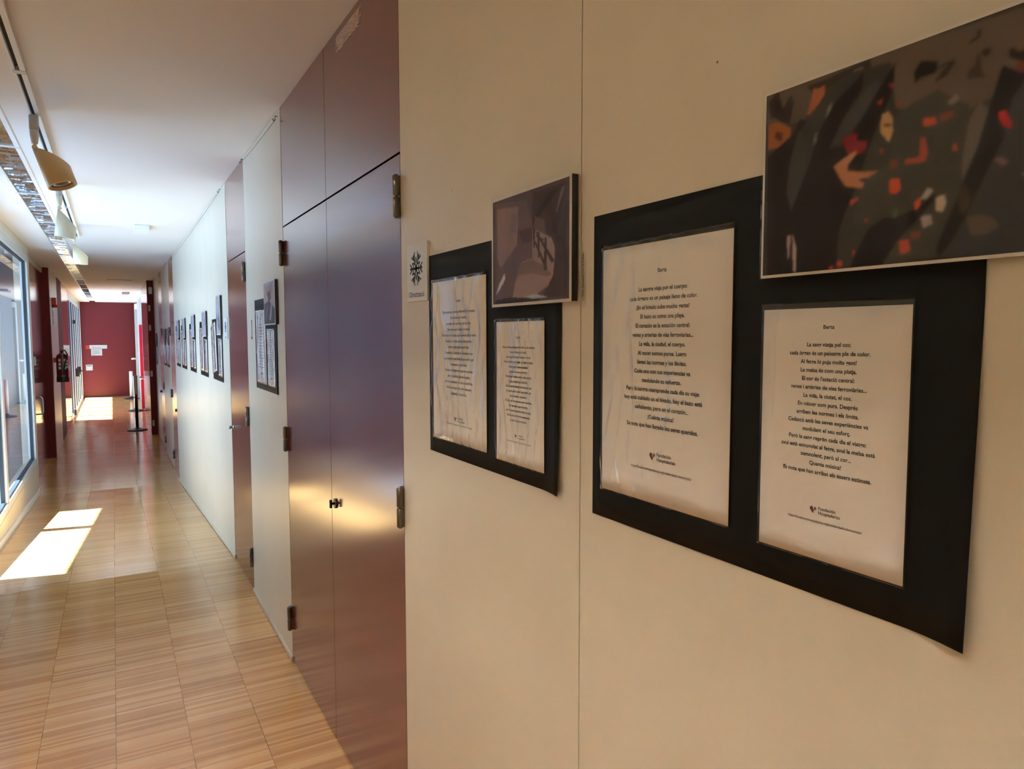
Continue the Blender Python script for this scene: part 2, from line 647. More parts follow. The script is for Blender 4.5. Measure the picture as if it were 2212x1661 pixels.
# red double door on the left with pull handle
dr = empty('door_5'); dr['kind'] = 'structure'
for (a, b) in ((10.99, 12.46), (12.466, 13.955)):
    mb = MB()
    mb.box(XL - .12, XL - .08, a, b, LOW + .008, 2.73, bevel=.002)
    mb.build('door_leaf', m_redgloss, dr)
mb = MB()
hy, hz = 12.25, .56
xh = XL - .08
mb.tube([(xh, hy, hz), (xh + .045, hy, hz), (xh + .062, hy, hz + .02), (xh + .065, hy, hz + .05), (xh + .065, hy, hz + .20),
         (xh + .062, hy, hz + .23), (xh + .045, hy, hz + .25), (xh, hy, hz + .25)], .011, 12)
h = mb.build('door_handle', m_alu, dr)
tag(h, 'pale metal pull handle')
mb = MB()
mb.box(xh, xh + .002, 12.02, 12.32, 1.27, 1.40)
mb.build('door_sticker', m_plate, dr)
mb = MB()
mb.box(xh, xh + .002, 11.80, 11.90, 1.52, 1.57)
mb.build('door_sticker', m_plate, dr)


# ---- red doors of the right wall
def hinge(parent, y, z, L=.122):
    mb = MB()
    x = XR - .0125
    for (a, b) in ((z - L / 2, z - .002), (z + .002, z + L / 2)):
        mb.lathe([(.0085, a), (.0105, a + .0015), (.0105, b - .0015), (.0085, b)], 18, (x, y, 0))
    mb.box(XR - .0035, XR - .0003, y - .004, y + .024, z - L / 2, z + L / 2)
    mb.lathe([(.006, z - L / 2 - .003), (.006, z + L / 2 + .003)], 12, (x, y, 0))
    return mb.build('hinge', m_steel, parent)


def red_door(name, y0, y1, drop, split=None, near=True, far=False):
    root = empty(name); root['kind'] = 'structure'
    zg = 2.233 + drop
    ed = [y0, y1] if split is None else [y0, split, y1]
    for a, b in zip(ed[:-1], ed[1:]):
        mb = MB()
        mb.box(XR + .001, XR + .040, a + .002, b - .0012, .010 + drop, zg - .0035, bevel=.0012)
        mb.build('door_leaf', m_red, root)
        mb = MB()
        mb.box(XR + .001, XR + .040, a + .002, b - .0012, zg + .0035, HC - .003, bevel=.0012)
        mb.build('top_panel', m_red, root)
    for z in (2.104, 1.17, .235):
        if near: hinge(root, y0 + .0, z + drop)
        if far: hinge(root, y1 - .0, z + drop)
    return root


d1 = red_door('door_1', 2.012, 3.658, 0.0, 2.842, True, True)
mb = MB()
# thumb pull: short neck and a bowed ring plate, with the keyhole barrel beside it
mb.tube([(XR + .001, 2.785, 1.02), (XR - .005, 2.785, 1.02)], .020, 20)
mb.tube([(XR - .004, 2.785, 1.02), (XR - .018, 2.785, 1.02)], .0055, 12)
mb.box(XR - .024, XR - .014, 2.779, 2.791, 1.003, 1.036, bevel=.002)
k = mb.build('door_knob', m_black, d1)
tag(k, 'small black door pull')
# chalky scribble left by removed tape near the top of the door
rnd = random.Random(4)
mb = MB()
y_a, y_b, z_a, z_b = 2.69, 2.375, 2.735, 2.792
for i in range(420):
    u = rnd.random() * .86 + .05
    yy = y_a + (y_b - y_a) * u
    zc = z_a + (z_b - z_a) * rnd.random()
    L = rnd.uniform(.018, .06)
    dz = rnd.uniform(-.35, .5) * L
    wd = rnd.uniform(.0008, .0026)
    za, zb = max(z_a - .006, min(z_b, zc)), max(z_a - .006, min(z_b, zc + dz))
    x = XR + .0006 - .0000006 * i
    mb.face(((x, yy, za), (x, yy - L, zb), (x, yy - L, zb + wd), (x, yy, za + wd)))
    if i % 3 == 0:
        y2 = yy - rnd.uniform(.004, .02)
        mb.face(((x, yy, za), (x, yy + wd, za), (x, y2 + wd, min(z_b, za + .03)), (x, y2, min(z_b, za + .03))))
m_tape = mat('dried_glue', (0.55, 0.44, 0.38), 0.8, spec=0.2)
mb.build('glue_residue', m_tape, d1)

d2 = red_door('door_2', 4.812, 5.614, 0.0)
mb = MB()
mb.lathe([(.016, 0), (.016, .004), (.008, .006), (.008, .018), (.014, .022), (.012, .034)], 20)
kb = mb.build('door_knob', m_alu, d2)
kb.matrix_local = wallframe(XR, 5.52, 1.02)
d3 = red_door('door_3', 10.94, 11.79, LOW, None, False, True)
mb = MB(); mb.box(XR - .02, XR, 10.98, 11.05, .62, .66, bevel=.004); mb.build('door_knob', m_black, d3)
d4 = red_door('door_4', 13.61, 14.49, LOW, None, True, False)
mb = MB(); mb.box(XR - .03, XR, 14.36, 14.42, .66, .70, bevel=.004); mb.build('door_knob', m_black, d4)

# far right: white framed glazed doorway, one leaf white above and red below
dd = empty('door_6'); dd['kind'] = 'structure'
mb = MB()
mb.box(XR - .10, XR + .03, 26.2, 26.6, LOW, 2.72)
mb.box(XR - .03, XR + .03, 19.42, 26.2, LOW, HC)
mb.build('door_frame', m_platedim, dd)
mb = MB()
mb.box(XR - .115, XR - .04, 21.9, 22.0, LOW + .02, 2.0, mi=0)
mb.box(XR - .115, XR - .04, 21.9, 22.0, 2.0, 2.70, mi=1)
mb.box(XR - .037, XR - .031, 20.2, 21.9, LOW + .02, 2.0, mi=0)
mb.build('door_leaf', [m_pink, m_white], dd)
mb = MB()
mb.tube([(XR - .03, 20.6, .58), (XR - .16, 20.6, .58), (XR - .16, 21.5, .58), (XR - .03, 21.5, .58)], .02, 8)
mb.tube([(XR - .10, 26.25, .95), (XR - .24, 26.25, .95)], .03, 8)
mb.build('door_handle', m_alu, dd)

# hinges and lock plates on the brown pier
for z in (2.26, 1.86, .92, -.10):
    mb = MB(); mb.box(.655, .695, 16.205, 16.2195, z - .06, z + .06, bevel=.006); 
    tag(mb.build('lock_plate', m_adapter), 'pale metal plate fixed to the dark brown pier face, ' + {2.26: 'topmost of four', 1.86: 'second from the top of four', .92: 'third from the top of four', -.10: 'lowest of four'}[z], 'plate', 'metal plates on the brown pier')
mb = MB(); mb.box(.672, .738, 16.15, 16.2195, 2.545, 2.685, bevel=.02)
tag(mb.build('emergency_lamp', m_plate), 'small white rounded lamp at the top of the dark brown pier', 'lamp')

# ---- outdoors
mb = MB()
mb.box(-60, -1.07, -30, 60, -.75, -.40)
struct(mb, 'ground_outside', m_paving)
mb = MB()
mb.box(-3.05, -1.05, -9, 29, 2.95, 3.12)
struct(mb, 'canopy_roof', m_outwall)
mb = MB()
mb.box(-3.15, -2.95, 9.75, 11.9, -.4, 2.95)  # unseen pier, added to cut off the far end of the sun patch
mb.box(-1.45, -1.25, 4.3, 5.93, -.4, 1.06)  # unseen low wall, added to keep sun out of the extra window
mb.box(-12, -1.07, 12.2, 12.6, -.4, 2.95)  # wing wall, added to darken what shows through the glass
mb.box(-30, -1.3, 33, 33.4, -.4, 7)
struct(mb, 'wall_outside_added', m_outwall)

# ================================================================== THE THINGS
# ---- ceiling lights: recessed silver louvres end to end
def ceiling_light():
    root = empty('ceiling_light')
    L = 1.60
    mb = MB()
    mb.box(SX0, SX0 + .010, 0, L, HC - .004, HC + .10)
    mb.box(SX1 - .012, SX1 + .012, 0, L, HC - .006, HC)
    mb.box(SX0 - .012, SX0, 0, L, HC - .006, HC)
    mb.box(SX1 - .010, SX1, 0, L, HC, HC + .10)
    mb.box(SX0 + .01, SX1 - .01, 0, .014, HC - .004, HC + .10)
    mb.box(SX0 + .01, SX1 - .01, L - .014, L, HC - .004, HC + .10)
    mb.build('trim', m_white, root)
    mb = MB()
    xs = [SX0 + .012 + (SX1 - SX0 - .024) * k / 10 for k in range(11)]
    for a, b in zip(xs[:-1], xs[1:]):
        za = HC + .105 - .055 * (2 * (a - SX0) / (SX1 - SX0) - 1) ** 2
        zb = HC + .105 - .055 * (2 * (b - SX0) / (SX1 - SX0) - 1) ** 2
        mb.face(((a, .015, za), (b, .015, zb), (b, L - .015, zb), (a, L - .015, za)))
    mb.build('reflector', m_refl, root)
    mb = MB()
    n = 30
    r = random.Random(12)
    for i in range(n):
        y = .04 + (L - .08) * i / (n - 1)
        t0, t1 = r.uniform(-.006, .006), r.uniform(-.006, .006)
        h0, h1 = r.uniform(.028, .042), r.uniform(.028, .042)
        m0 = r.uniform(-.004, .004)
        xa, xb, xm = SX0 + .011, SX1 - .011, (SX0 + SX1) / 2 + r.uniform(-.03, .03)
        za, zm, zb = r.uniform(0, .006), r.uniform(0, .006), r.uniform(0, .006)
        rows = [(xa, t0, za, h0), (xm, m0, zm, (h0 + h1) / 2), (xb, t1, zb, h1)]
        for (x0, d0, z0, g0), (x1, d1_, z1, g1) in zip(rows[:-1], rows[1:]):
            for sgn in (-1, 1):
                mb.face(((x0, y + d0 + sgn * .011, HC + z0 + g0), (x1, y + d1_ + sgn * .011, HC + z1 + g1),
                         (x1, y + d1_, HC + z1), (x0, y + d0, HC + z0)))
    mb.build('louvre', m_silver, root)
    return root


light0 = ceiling_light()
fill0 = dup(light0, Matrix.Identity(4))
mb = MB()
mb.tube([((SX0 + SX1) / 2, .05, HC + .078), ((SX0 + SX1) / 2, 1.55, HC + .078)], .013, 10)
mb.build('added_fill_tube', m_filltube, fill0)  # unseen warm tubes, added as fill light for the near corridor
far0 = dup(light0, Matrix.Identity(4))
mb = MB()
mb.box(SX0 + .012, SX1 - .012, .016, 1.584, HC + .046, HC + .050)
mb.build('diffuser', m_diff, far0)
used = {0: False, 1: False, 2: False}
ORD = ['nearest', 'second nearest', 'third nearest', 'fourth nearest', 'fifth nearest', 'sixth nearest', 'seventh nearest',
       'eighth nearest', 'ninth nearest', 'tenth nearest', 'eleventh nearest', 'twelfth nearest', 'thirteenth nearest', 'farthest']
seen = 0
for k in range(-6, 13):
    y = 5.2 + 1.62 * k
    on = 1 if k <= -2 else (2 if 4 <= k <= 8 else 0)
    src = (light0, fill0, far0)[on]
    r = dup(src, Matrix.Identity(4)) if used[on] else src
    used[on] = True
    r.location = (0, y, 0)
    if k <= -2:
        lab = 'recessed ceiling light with an added fill tube, above and behind the camera'
    else:
        lab = 'recessed ceiling light with silver louvres, %s of the row along the corridor' % ORD[seen]
        seen += 1
    tag(r, lab, 'ceiling light', 'louvred ceiling lights in one row')

# ---- track and spotlights
tr = empty('lighting_track')
mb = MB()
XT = -.303
mb.box(XT - .017, XT - .0085, -3, 9.3, HC - .028, HC)
mb.box(XT + .0085, XT + .028, -3, 9.3, HC - .028, HC)
mb.box(XT - .017, XT + .028, 9.3, 9.33, HC - .028, HC)
tr0 = mb.build('track_rail', m_white, tr)
mb = MB()
mb.box(XT - .0084, XT + .0084, -3, 9.3, HC - .008, HC - .001)
mb.build('track_slot', m_dark, tr)
for y in (3.62, 7.2):
    mb = MB()
    mb.box(XT - .0175, XT + .0285, y, y + .045, HC - .0290, HC - .009)
    mb.build('track_joint', m_adapter, tr)
tag(tr, 'white ceiling track with a dark slot, spotlights hanging from it', 'track')


def spotlight(y, tilt_x, tilt_y, body, name='spotlight'):
    root = empty(name, loc=(XT, y, HC - .030))
    mb = MB()
    mb.lathe([(.018, .0), (.0215, -.003), (.0215, -.068), (.020, -.070)], 20)
    mb.build('adapter', m_adapter, root)
    mb = MB()
    mb.lathe([(.020, -.0705), (.0195, -.100), (.014, -.138), (.010, -.142)], 20)
    mb.build('stem', m_lamp if body is not m_lampshaded else m_foam, root)
    mb = MB()
    mb.box(-.004, .004, -.012, .012, -.168, -.140, bevel=.002)
    mb.tube([(0, -.014, -.158), (0, .014, -.158)], .013, 14)
    mb.build('pivot', body, root)
    # slant-topped drum
    R_, L_ = .0665, .205
    n = 40
    mb = MB()
    top, bot, bin_, lin_ = [], [], [], []
    cx = R_ - .012
    for k in range(n):
        a = 2 * math.pi * k / n
        x, yy = cx + R_ * math.cos(a), R_ * math.sin(a)
        zt = -.004 - .115 * ((x - (cx - R_)) / (2 * R_)) ** 1.15
        top.append(mb.bm.verts.new((x, yy, zt)))
        bot.append(mb.bm.verts.new((x, yy, -L_)))
        bin_.append(mb.bm.verts.new((cx + (R_ - .006) * math.cos(a), (R_ - .006) * math.sin(a), -L_ - .001)))
        lin_.append(mb.bm.verts.new((cx + (R_ - .012) * math.cos(a), (R_ - .012) * math.sin(a), -L_ + .022)))
    for A, B in ((top, bot), (bot, bin_), (bin_, lin_)):
        for k in range(n):
            f = mb.bm.faces.new((A[k], A[(k + 1) % n], B[(k + 1) % n], B[k]))
            f.smooth = A is top
    mb.bm.faces.new(top[::-1])
    mb.bm.faces.new(lin_)
    hd = mb.build('lamp_shade', body, root)
    mb = MB()
    mb.lathe([(.050, -L_ + .021), (.050, -L_ + .012), (.038, -L_ + .014), (.030, -L_ + .018)], 28, (cx, 0, 0))
    ln = mb.build('lamp_glass', m_lens, hd)
    hd.matrix_local = Matrix.Translation((0, 0, -.162)) @ Matrix.Rotation(tilt_x, 4, 'X') @ Matrix.Rotation(tilt_y, 4, 'Y')
    return root


s1 = spotlight(4.30, math.radians(-9), math.radians(-17), m_lampshaded)
tag(s1, 'cream drum spotlight in a shaded tan tone, tilted sideways on the ceiling track, nearest of three', 'spotlight', 'spotlights on the ceiling track')
s2 = spotlight(6.20, math.radians(2), math.radians(9), m_lamp)
tag(s2, 'cream drum spotlight on the ceiling track, the middle one of three', 'spotlight', 'spotlights on the ceiling track')
s3 = spotlight(8.45, math.radians(3), math.radians(2), m_lamp)
tag(s3, 'pale drum spotlight on the ceiling track, farthest of three', 'spotlight', 'spotlights on the ceiling track')

# ---- small ceiling things
mb = MB(); mb.box(.23, .37, 8.15, 8.50, HC - .055, HC - .0005, bevel=.008)
tag(mb.build('smoke_detector', m_white), 'small white box fixed to the bright ceiling above the white panel', 'detector')
mb = MB(); mb.box(.25, .42, 20.7, 21.3, HC - .05, HC - .0005, bevel=.006)
tag(mb.build('ceiling_vent', m_adapter), 'small grey vent box on the ceiling near the red end wall', 'vent')
mb = MB(); mb.lathe([(.23, 0), (.22, -.010), (.16, -.012), (.02, -.012)], 36, (.17, 16.4, HC - .001))
tag(mb.build('ceiling_speaker', m_ceil), 'flat round white disc on the ceiling before the far vent', 'speaker')
mb = MB(); mb.box(.66, .76, 26.0, 26.19, 2.56, 2.74, bevel=.015)
tag(mb.build('exit_lamp', m_white), 'white box lamp at the top right corner of the red end wall', 'lamp')

# ---- picture cables along the top of the panels, with hooks
def cable(y0, y1, z0, z1, label):
    root = empty('picture_cable', loc=(XR - .012, y0, z0))
    mb = MB()
    mb.tube([(0, 0, 0), (0, (y1 - y0) / 2, (z1 - z0) / 2 - .006), (0, y1 - y0, z1 - z0)], .0014, 6)
    mb.build('wire', m_steel, root)
    for (y, z) in ((0, 0), (y1 - y0, z1 - z0)):
        mb = MB()
        mb.tube([(.012, y, z + .020), (.0, y, z + .020), (0, y, z), (-.006, y, z - .005), (-.010, y, z), (-.010, y, z + .006)], .0024, 8)
        mb.build('hook', m_steel, root)
    tag(root, label, 'cable', 'picture cables')
    return root


cable(3.72, 4.79, 2.768, 2.785, 'thin steel picture cable with hook on the single cream panel between red doors')
cable(5.85, 10.90, 2.786, 2.745, 'long thin steel picture cable along the top of the bright white panel')
cable(11.95, 13.55, 2.785, 2.70, 'thin steel picture cable on the far cream panel past the white one')


# ---- sheets, boards and prints on the wall
def sheet_mesh(w, h, nx, ny, f, thick, x0=0.0, y0=0.0):
    """closed thin sheet; f(u, v) gives the height of its front"""
    mb = MB()
    F, B = [], []
    for j in range(ny + 1):
        for i in range(nx + 1):
            u, v = i / nx, j / ny
            z = f(u, v)
            F.append(mb.bm.verts.new((x0 + u * w, y0 + v * h, z)))
            B.append(mb.bm.verts.new((x0 + u * w, y0 + v * h, z - thick)))
    I = lambda i, j: j * (nx + 1) + i
    for j in range(ny):
        for i in range(nx):
            a = mb.bm.faces.new((F[I(i, j)], F[I(i + 1, j)], F[I(i + 1, j + 1)], F[I(i, j + 1)]))
            a.smooth = True
            mb.bm.faces.new((B[I(i, j)], B[I(i, j + 1)], B[I(i + 1, j + 1)], B[I(i + 1, j)]))
    for i in range(nx):
        mb.bm.faces.new((F[I(i, 0)], B[I(i, 0)], B[I(i + 1, 0)], F[I(i + 1, 0)]))
        mb.bm.faces.new((F[I(i, ny)], F[I(i + 1, ny)], B[I(i + 1, ny)], B[I(i, ny)]))
    for j in range(ny):
        mb.bm.faces.new((F[I(0, j)], F[I(0, j + 1)], B[I(0, j + 1)], B[I(0, j)]))
        mb.bm.faces.new((F[I(nx, j)], B[I(nx, j)], B[I(nx, j + 1)], F[I(nx, j + 1)]))
    return mb


def crinkle(seed, amp, folds):
    """height of a loose plastic sleeve: vertical folds plus crumples; folds: (u, slope, width, height, v0, v1)"""
    def f(u, v):
        p = Vector((u * 5.0 + seed * 7.1, v * 2.2 + seed * 3.3, seed * 1.7))
        n = noise.noise(p)
        r = 1.0 - abs(noise.noise(Vector((u * 9 + seed, v * 3.5 - seed * 2, 3.1)))) * 2.2
        r = max(0.0, r) ** 3
        # sharp-ridged folds running mostly upright, strong in patches
        q = u * 6.5 + 1.1 * noise.noise(Vector((u * 2 + seed, v * 3.2, seed * 2.3))) + .35 * v + seed * .37
        tri = 2 * abs(q - math.floor(q) - .5)
        q2 = u * 3.1 - v * 4.3 + 1.4 * noise.noise(Vector((u * 3, v * 3, seed * 4.1)))
        tri2 = 2 * abs(q2 - math.floor(q2) - .5)
        mask = max(0.0, min(1.0, .5 + 1.9 * noise.noise(Vector((u * 3.0 + seed, v * 2.1, 1.3 + seed)))))
        z = amp * (.35 + .5 * n + (1.25 * tri + .7 * tri2) * mask)
        for (fu, sl, wd, ht, v0, v1) in folds:
            if v0 < v < v1:
                d = (u - fu - sl * (v - .5) - .012 * noise.noise(Vector((fu * 9, v * 9, seed)))) / wd
                e = min(1, (v - v0) * 8, (v1 - v) * 8)
                z += ht * e * math.exp(-d * d)
        edge = min(1.0, u * 25 + .35, (1 - u) * 30 + .2, (1 - v) * 30 + .3, v * 30 + .2)
        return .0022 + max(0.0, z) * edge
    return f


BERTA_ES = ['La sangre viaja por el cuerpo:', 'cada órgano es un paisaje lleno de color.', '¡En el hígado sube mucha gente!',
            'El bazo es como una playa.', 'El corazón es la estación central:', 'venas y arterias de vías ferroviarias...',
            'La vida, la ciudad, el cuerpo.', 'Al nacer somos puros. Luego', 'llegan las normas y los límites.',
            'Cada uno con sus experiencias va', 'modulando su esfuerzo.', 'Pero la sangre reemprende cada día su viaje:',
            'hoy está nublado en el hígado, hoy el bazo está', 'soñoliento, pero en el corazón...', '¡Cuánta música!',
            'Se nota que han llegado los seres queridos.']
BERTA_CA = ['La sang viatja pel cos:', 'cada òrgan és un paisatge ple de color.', 'Al fetge hi puja molta gent!',
            'La melsa és com una platja.', "El cor és l'estació central:", 'venes i artèries de vies ferroviàries...',
            'La vida, la ciutat, el cos.', 'En néixer som purs. Després', 'arriben les normes i els límits.',
            'Cadascú amb les seves experiències va', 'modulant el seu esforç.', 'Però la sang reprèn cada dia el viatge:',
            'avui està ennuvolat al fetge, avui la melsa està', 'somnolent, però al cor...', 'Quanta música!',
            'Es nota que han arribat els éssers estimats.']
CAM_ES = ['Doy gracias por el tiempo libre del fin de semana.', 'Doy gracias por la salud,', 'por estar bien conmigo y en la noche.',
          'Doy gracias por la salud y lo vivido.', 'Gracias por mi mascota, que mueve la cola al verme.', 'Gracias por la faena segura, bien pagada y',
          'media jornada (que estará bien).', 'Gracias por la consola de videojuegos que', 'voy a comprar con el salario que tendré, por',
          'el comercio y el perfume.', 'Gracias por las personas que me escuchan,', 'por el atardecer, que me escucha,',
          'por la conversación con las gotas de lluvia.', 'Gracias a los que van a leer este texto.', 'Desde aquí, los escucho.']
CAM_CA = ['Dono gràcies pel temps lliure del cap de setmana.', 'Dono gràcies per la salut,', 'per estar bé amb mi mateixa i de nit.',
          "Dono gràcies per la salut i pel que he viscut.", 'Gràcies per la meva mascota,', "que mou la cua en veure'm.",
          'Gràcies per la feina segura, ben pagada i', 'mitja jornada (que anirà bé).', 'Gràcies per la consola de videojocs que',
          'compraré amb el salari que tindré, pel', 'bonic comerç i el perfum.', "Gràcies per les persones que m'escolten,",
          "pel capvespre, que m'escolta,", 'per la conversa amb les gotes de pluja.', 'Gràcies als que llegireu aquest text.',
          "Ja, des d'aquí, els escolto."]


def heart_mesh(s):
    """two leaning drops of a heart-shaped emblem"""
    out = []
    for (cx, sg, k, sc) in ((0, 1, 0, 1.0), (.62, -1, 1, .62)):
        pts = []
        for i in range(22):
            a = 2 * math.pi * i / 22
            r = .34 * (1 + .16 * math.cos(a))
            x, y = r * math.cos(a) * .8, r * math.sin(a) * 1.2
            if y < 0:
                x = x * (1 + y * .9) - sg * y * .75
                y *= 1.35
            pts.append((cx * s + x * s * sc, y * s * sc + (.12 * s if k else 0), 0))
        out.append(pts)
    return out


def poem_sheet(Xf, Yl, Zb, w, h, label, group=None, title=None, lines=None, z_title=0, z_first=0, pitch=0, width=0, yc=0,
               folds=(), seed=1, amp=.0012, res=(56, 76), tilt=0.0, logo=None, dashes=0, warp=.0008):
    M = wallframe(Xf, Yl, Zb, tilt)
    root = empty('poem_sheet', M)
    pf = lambda u, v: .0006 + warp * (1 + noise.noise(Vector((u * 2, v * 2, seed))))
    sheet_mesh(w - .006, h - .010, 10, 14, pf, .0004, .003, .002).build('paper', m_paper, root)
    zt = .0006 + 2.1 * warp
    if lines:
        x = Yl - yc
        o, s = text_obj('printed_poem', lines, root, (x, z_first - Zb, zt), pitch=pitch, width=width)
        text_obj('printed_title', [title], root, (x, z_title - Zb, zt), size=s)
        lx, lz, ls, uw, uz = logo
        x0 = Yl - lx
        mb = MB()
        for k, pts in enumerate(heart_mesh(ls)):
            mb.face([(x0 + px, lz - Zb + py, zt) for px, py, _ in pts], mi=k)
        mb.build('emblem', [m_inkred, m_inkgrey], root)
        text_obj('printed_logo', ['Fundación', 'Hospitalarias'], root, (x0 + ls * 1.15, lz - Zb + ls * .05, zt), pitch=ls * .62,
                 size=ls * .66, bold=.012, align='LEFT')
        text_obj('printed_address', ['https://fundacionhospitalarias.org/solidaridad/voluntariado/'], root, (x, uz - Zb, zt), width=uw, bold=.008)
    if dashes:
        r = random.Random(seed)
        mb = MB()
        top = h * .80
        for i in range(dashes):
            wd = w * r.uniform(.30, .58)
            yy = top - i * h * .62 / dashes
            mb.box(w / 2 - wd / 2, w / 2 + wd / 2, yy, yy + h * .007, zt, zt + .0002)
        mb.box(w / 2 - w * .05, w / 2 + w * .05, h * .87, h * .88, zt, zt + .0002)
        mb.box(w / 2 - w * .10, w / 2 + w * .16, h * .13, h * .15, zt, zt + .0002)
        mb.build('printed_poem', m_inkgrey, root)
    sheet_mesh(w, h, res[0], res[1], crinkle(seed, amp, folds), .0003).build('plastic_sleeve', m_film, root)
    tag(root, label, 'poem sheet', group)
    return root


def display_board(Yl, Zb, w, h, label, group=None, curl=.004, tilt=0.0, name='display_board'):
    M = wallframe(XR, Yl, Zb, tilt)
    root = sheet_mesh(w, h, 30, 14, lambda u, v: .0022 + curl * max(0, (u - .90) / .10) ** 1.5 * max(0, 1 - v * 1.6), .0012).build(name, m_board)
    root.matrix_world = M
    tag(root, label, 'board', group)
    return root


PRINT_GAIN = 1.05


def paint(polys, W_, H_, base, blur=1, grain=.05, seed=0):
    """colours of a printed photograph on a W_ x H_ grid, polygons laid one over another"""
    img = np.zeros((H_, W_, 3)) + np.array(lin(base)) * PRINT_GAIN
    X, Y = np.meshgrid((np.arange(W_) + .5) / W_, (np.arange(H_) + .5) / H_)
    for col, pts in polys:
        ins = np.zeros(X.shape, bool)
        n = len(pts)
        for i in range(n):
            x1, y1 = pts[i]
            x2, y2 = pts[(i + 1) % n]
            if y1 == y2: continue
            c = ((y1 > Y) != (y2 > Y)) & (X < (x2 - x1) * (Y - y1) / (y2 - y1) + x1)
            ins ^= c
        img[ins] = np.array(lin(col)) * PRINT_GAIN
    for _ in range(blur):
        p = np.pad(img, ((1, 1), (1, 1), (0, 0)), 'edge')
        img = (p[1:-1, 1:-1] * 2 + p[:-2, 1:-1] + p[2:, 1:-1] + p[1:-1, :-2] + p[1:-1, 2:]) / 6
    rs = np.random.RandomState(seed)
    img *= 1 + grain * (rs.rand(H_, W_, 1) - .5)
    return np.clip(img, 0, 1)


m_print = bpy.data.materials.new('printed_photograph')
m_print.use_nodes = True
_b = m_print.node_tree.nodes['Principled BSDF']
_b.inputs['Roughness'].default_value = .6
_b.inputs['Specular IOR Level'].default_value = .2
_a = nd(m_print, 'ShaderNodeVertexColor')
_a.layer_name = 'col'
lk(m_print, _a.outputs[0], _b.inputs['Base Color'])


def print_mesh(name, polys, W_, H_, w, h, z, base, parent, x0=0, y0=0, **kw):
    img = paint(polys, W_, H_, base, **kw)
    me = bpy.data.meshes.new(name)
    xs = x0 + w * np.arange(W_ + 1) / W_
    ysv = y0 + h * np.arange(H_ + 1) / H_
    vs_ = [(x, y, z) for y in ysv for x in xs]
    I = lambda i, j: j * (W_ + 1) + i
    fs = [(I(i, j), I(i + 1, j), I(i + 1, j + 1), I(i, j + 1)) for j in range(H_) for i in range(W_)]
    me.from_pydata(vs_, [], fs)
    ca = me.color_attributes.new('col', 'FLOAT_COLOR', 'CORNER')
    cols = np.ones((H_ * W_, 4, 4), dtype=np.float32)
    cols[:, :, :3] = img.reshape(-1, 1, 3)
    ca.data.foreach_set('color', cols.ravel())
    me.materials.append(m_print)
    o = bpy.data.objects.new(name, me)
    C.objects.link(o)
    if parent: o.parent = parent
    return o


def photo_print(Yl, Zb, w, h, label, polys, res, base, group=None, thick=.016, Xb=XR - .0032, border=.006, film=(40, 30),
                seed=1, amp=.0006, folds=(), tilt=0.0, blur=1, skirt=.004):
    M = wallframe(Xb, Yl, Zb, tilt)
    root = empty('framed_photo', M)
    mb = MB()
    mb.box(.0015, w - .0015, .0015, h - .0015, 0, thick - .0022, mi=0)
    mb.box(0, w, 0, h, thick - .0021, thick - .001, mi=1)
    mb.build('mount', [m_black, m_foam], root)
    print_mesh('print', polys, res[0], res[1], w - 2 * border, h - 2 * border, thick - .0006, base, root, border, border, blur=blur)
    f0 = crinkle(seed, amp, folds)
    o = sheet_mesh(w + .002 + skirt, h + .002 + skirt * 1.3, film[0], film[1], lambda u, v: thick - .002 + f0(u, v), .0003, -.001, -.001 - skirt * .3).build('plastic_sleeve', m_film2, root)
    tag(root, label, 'framed photo', group)
    return root


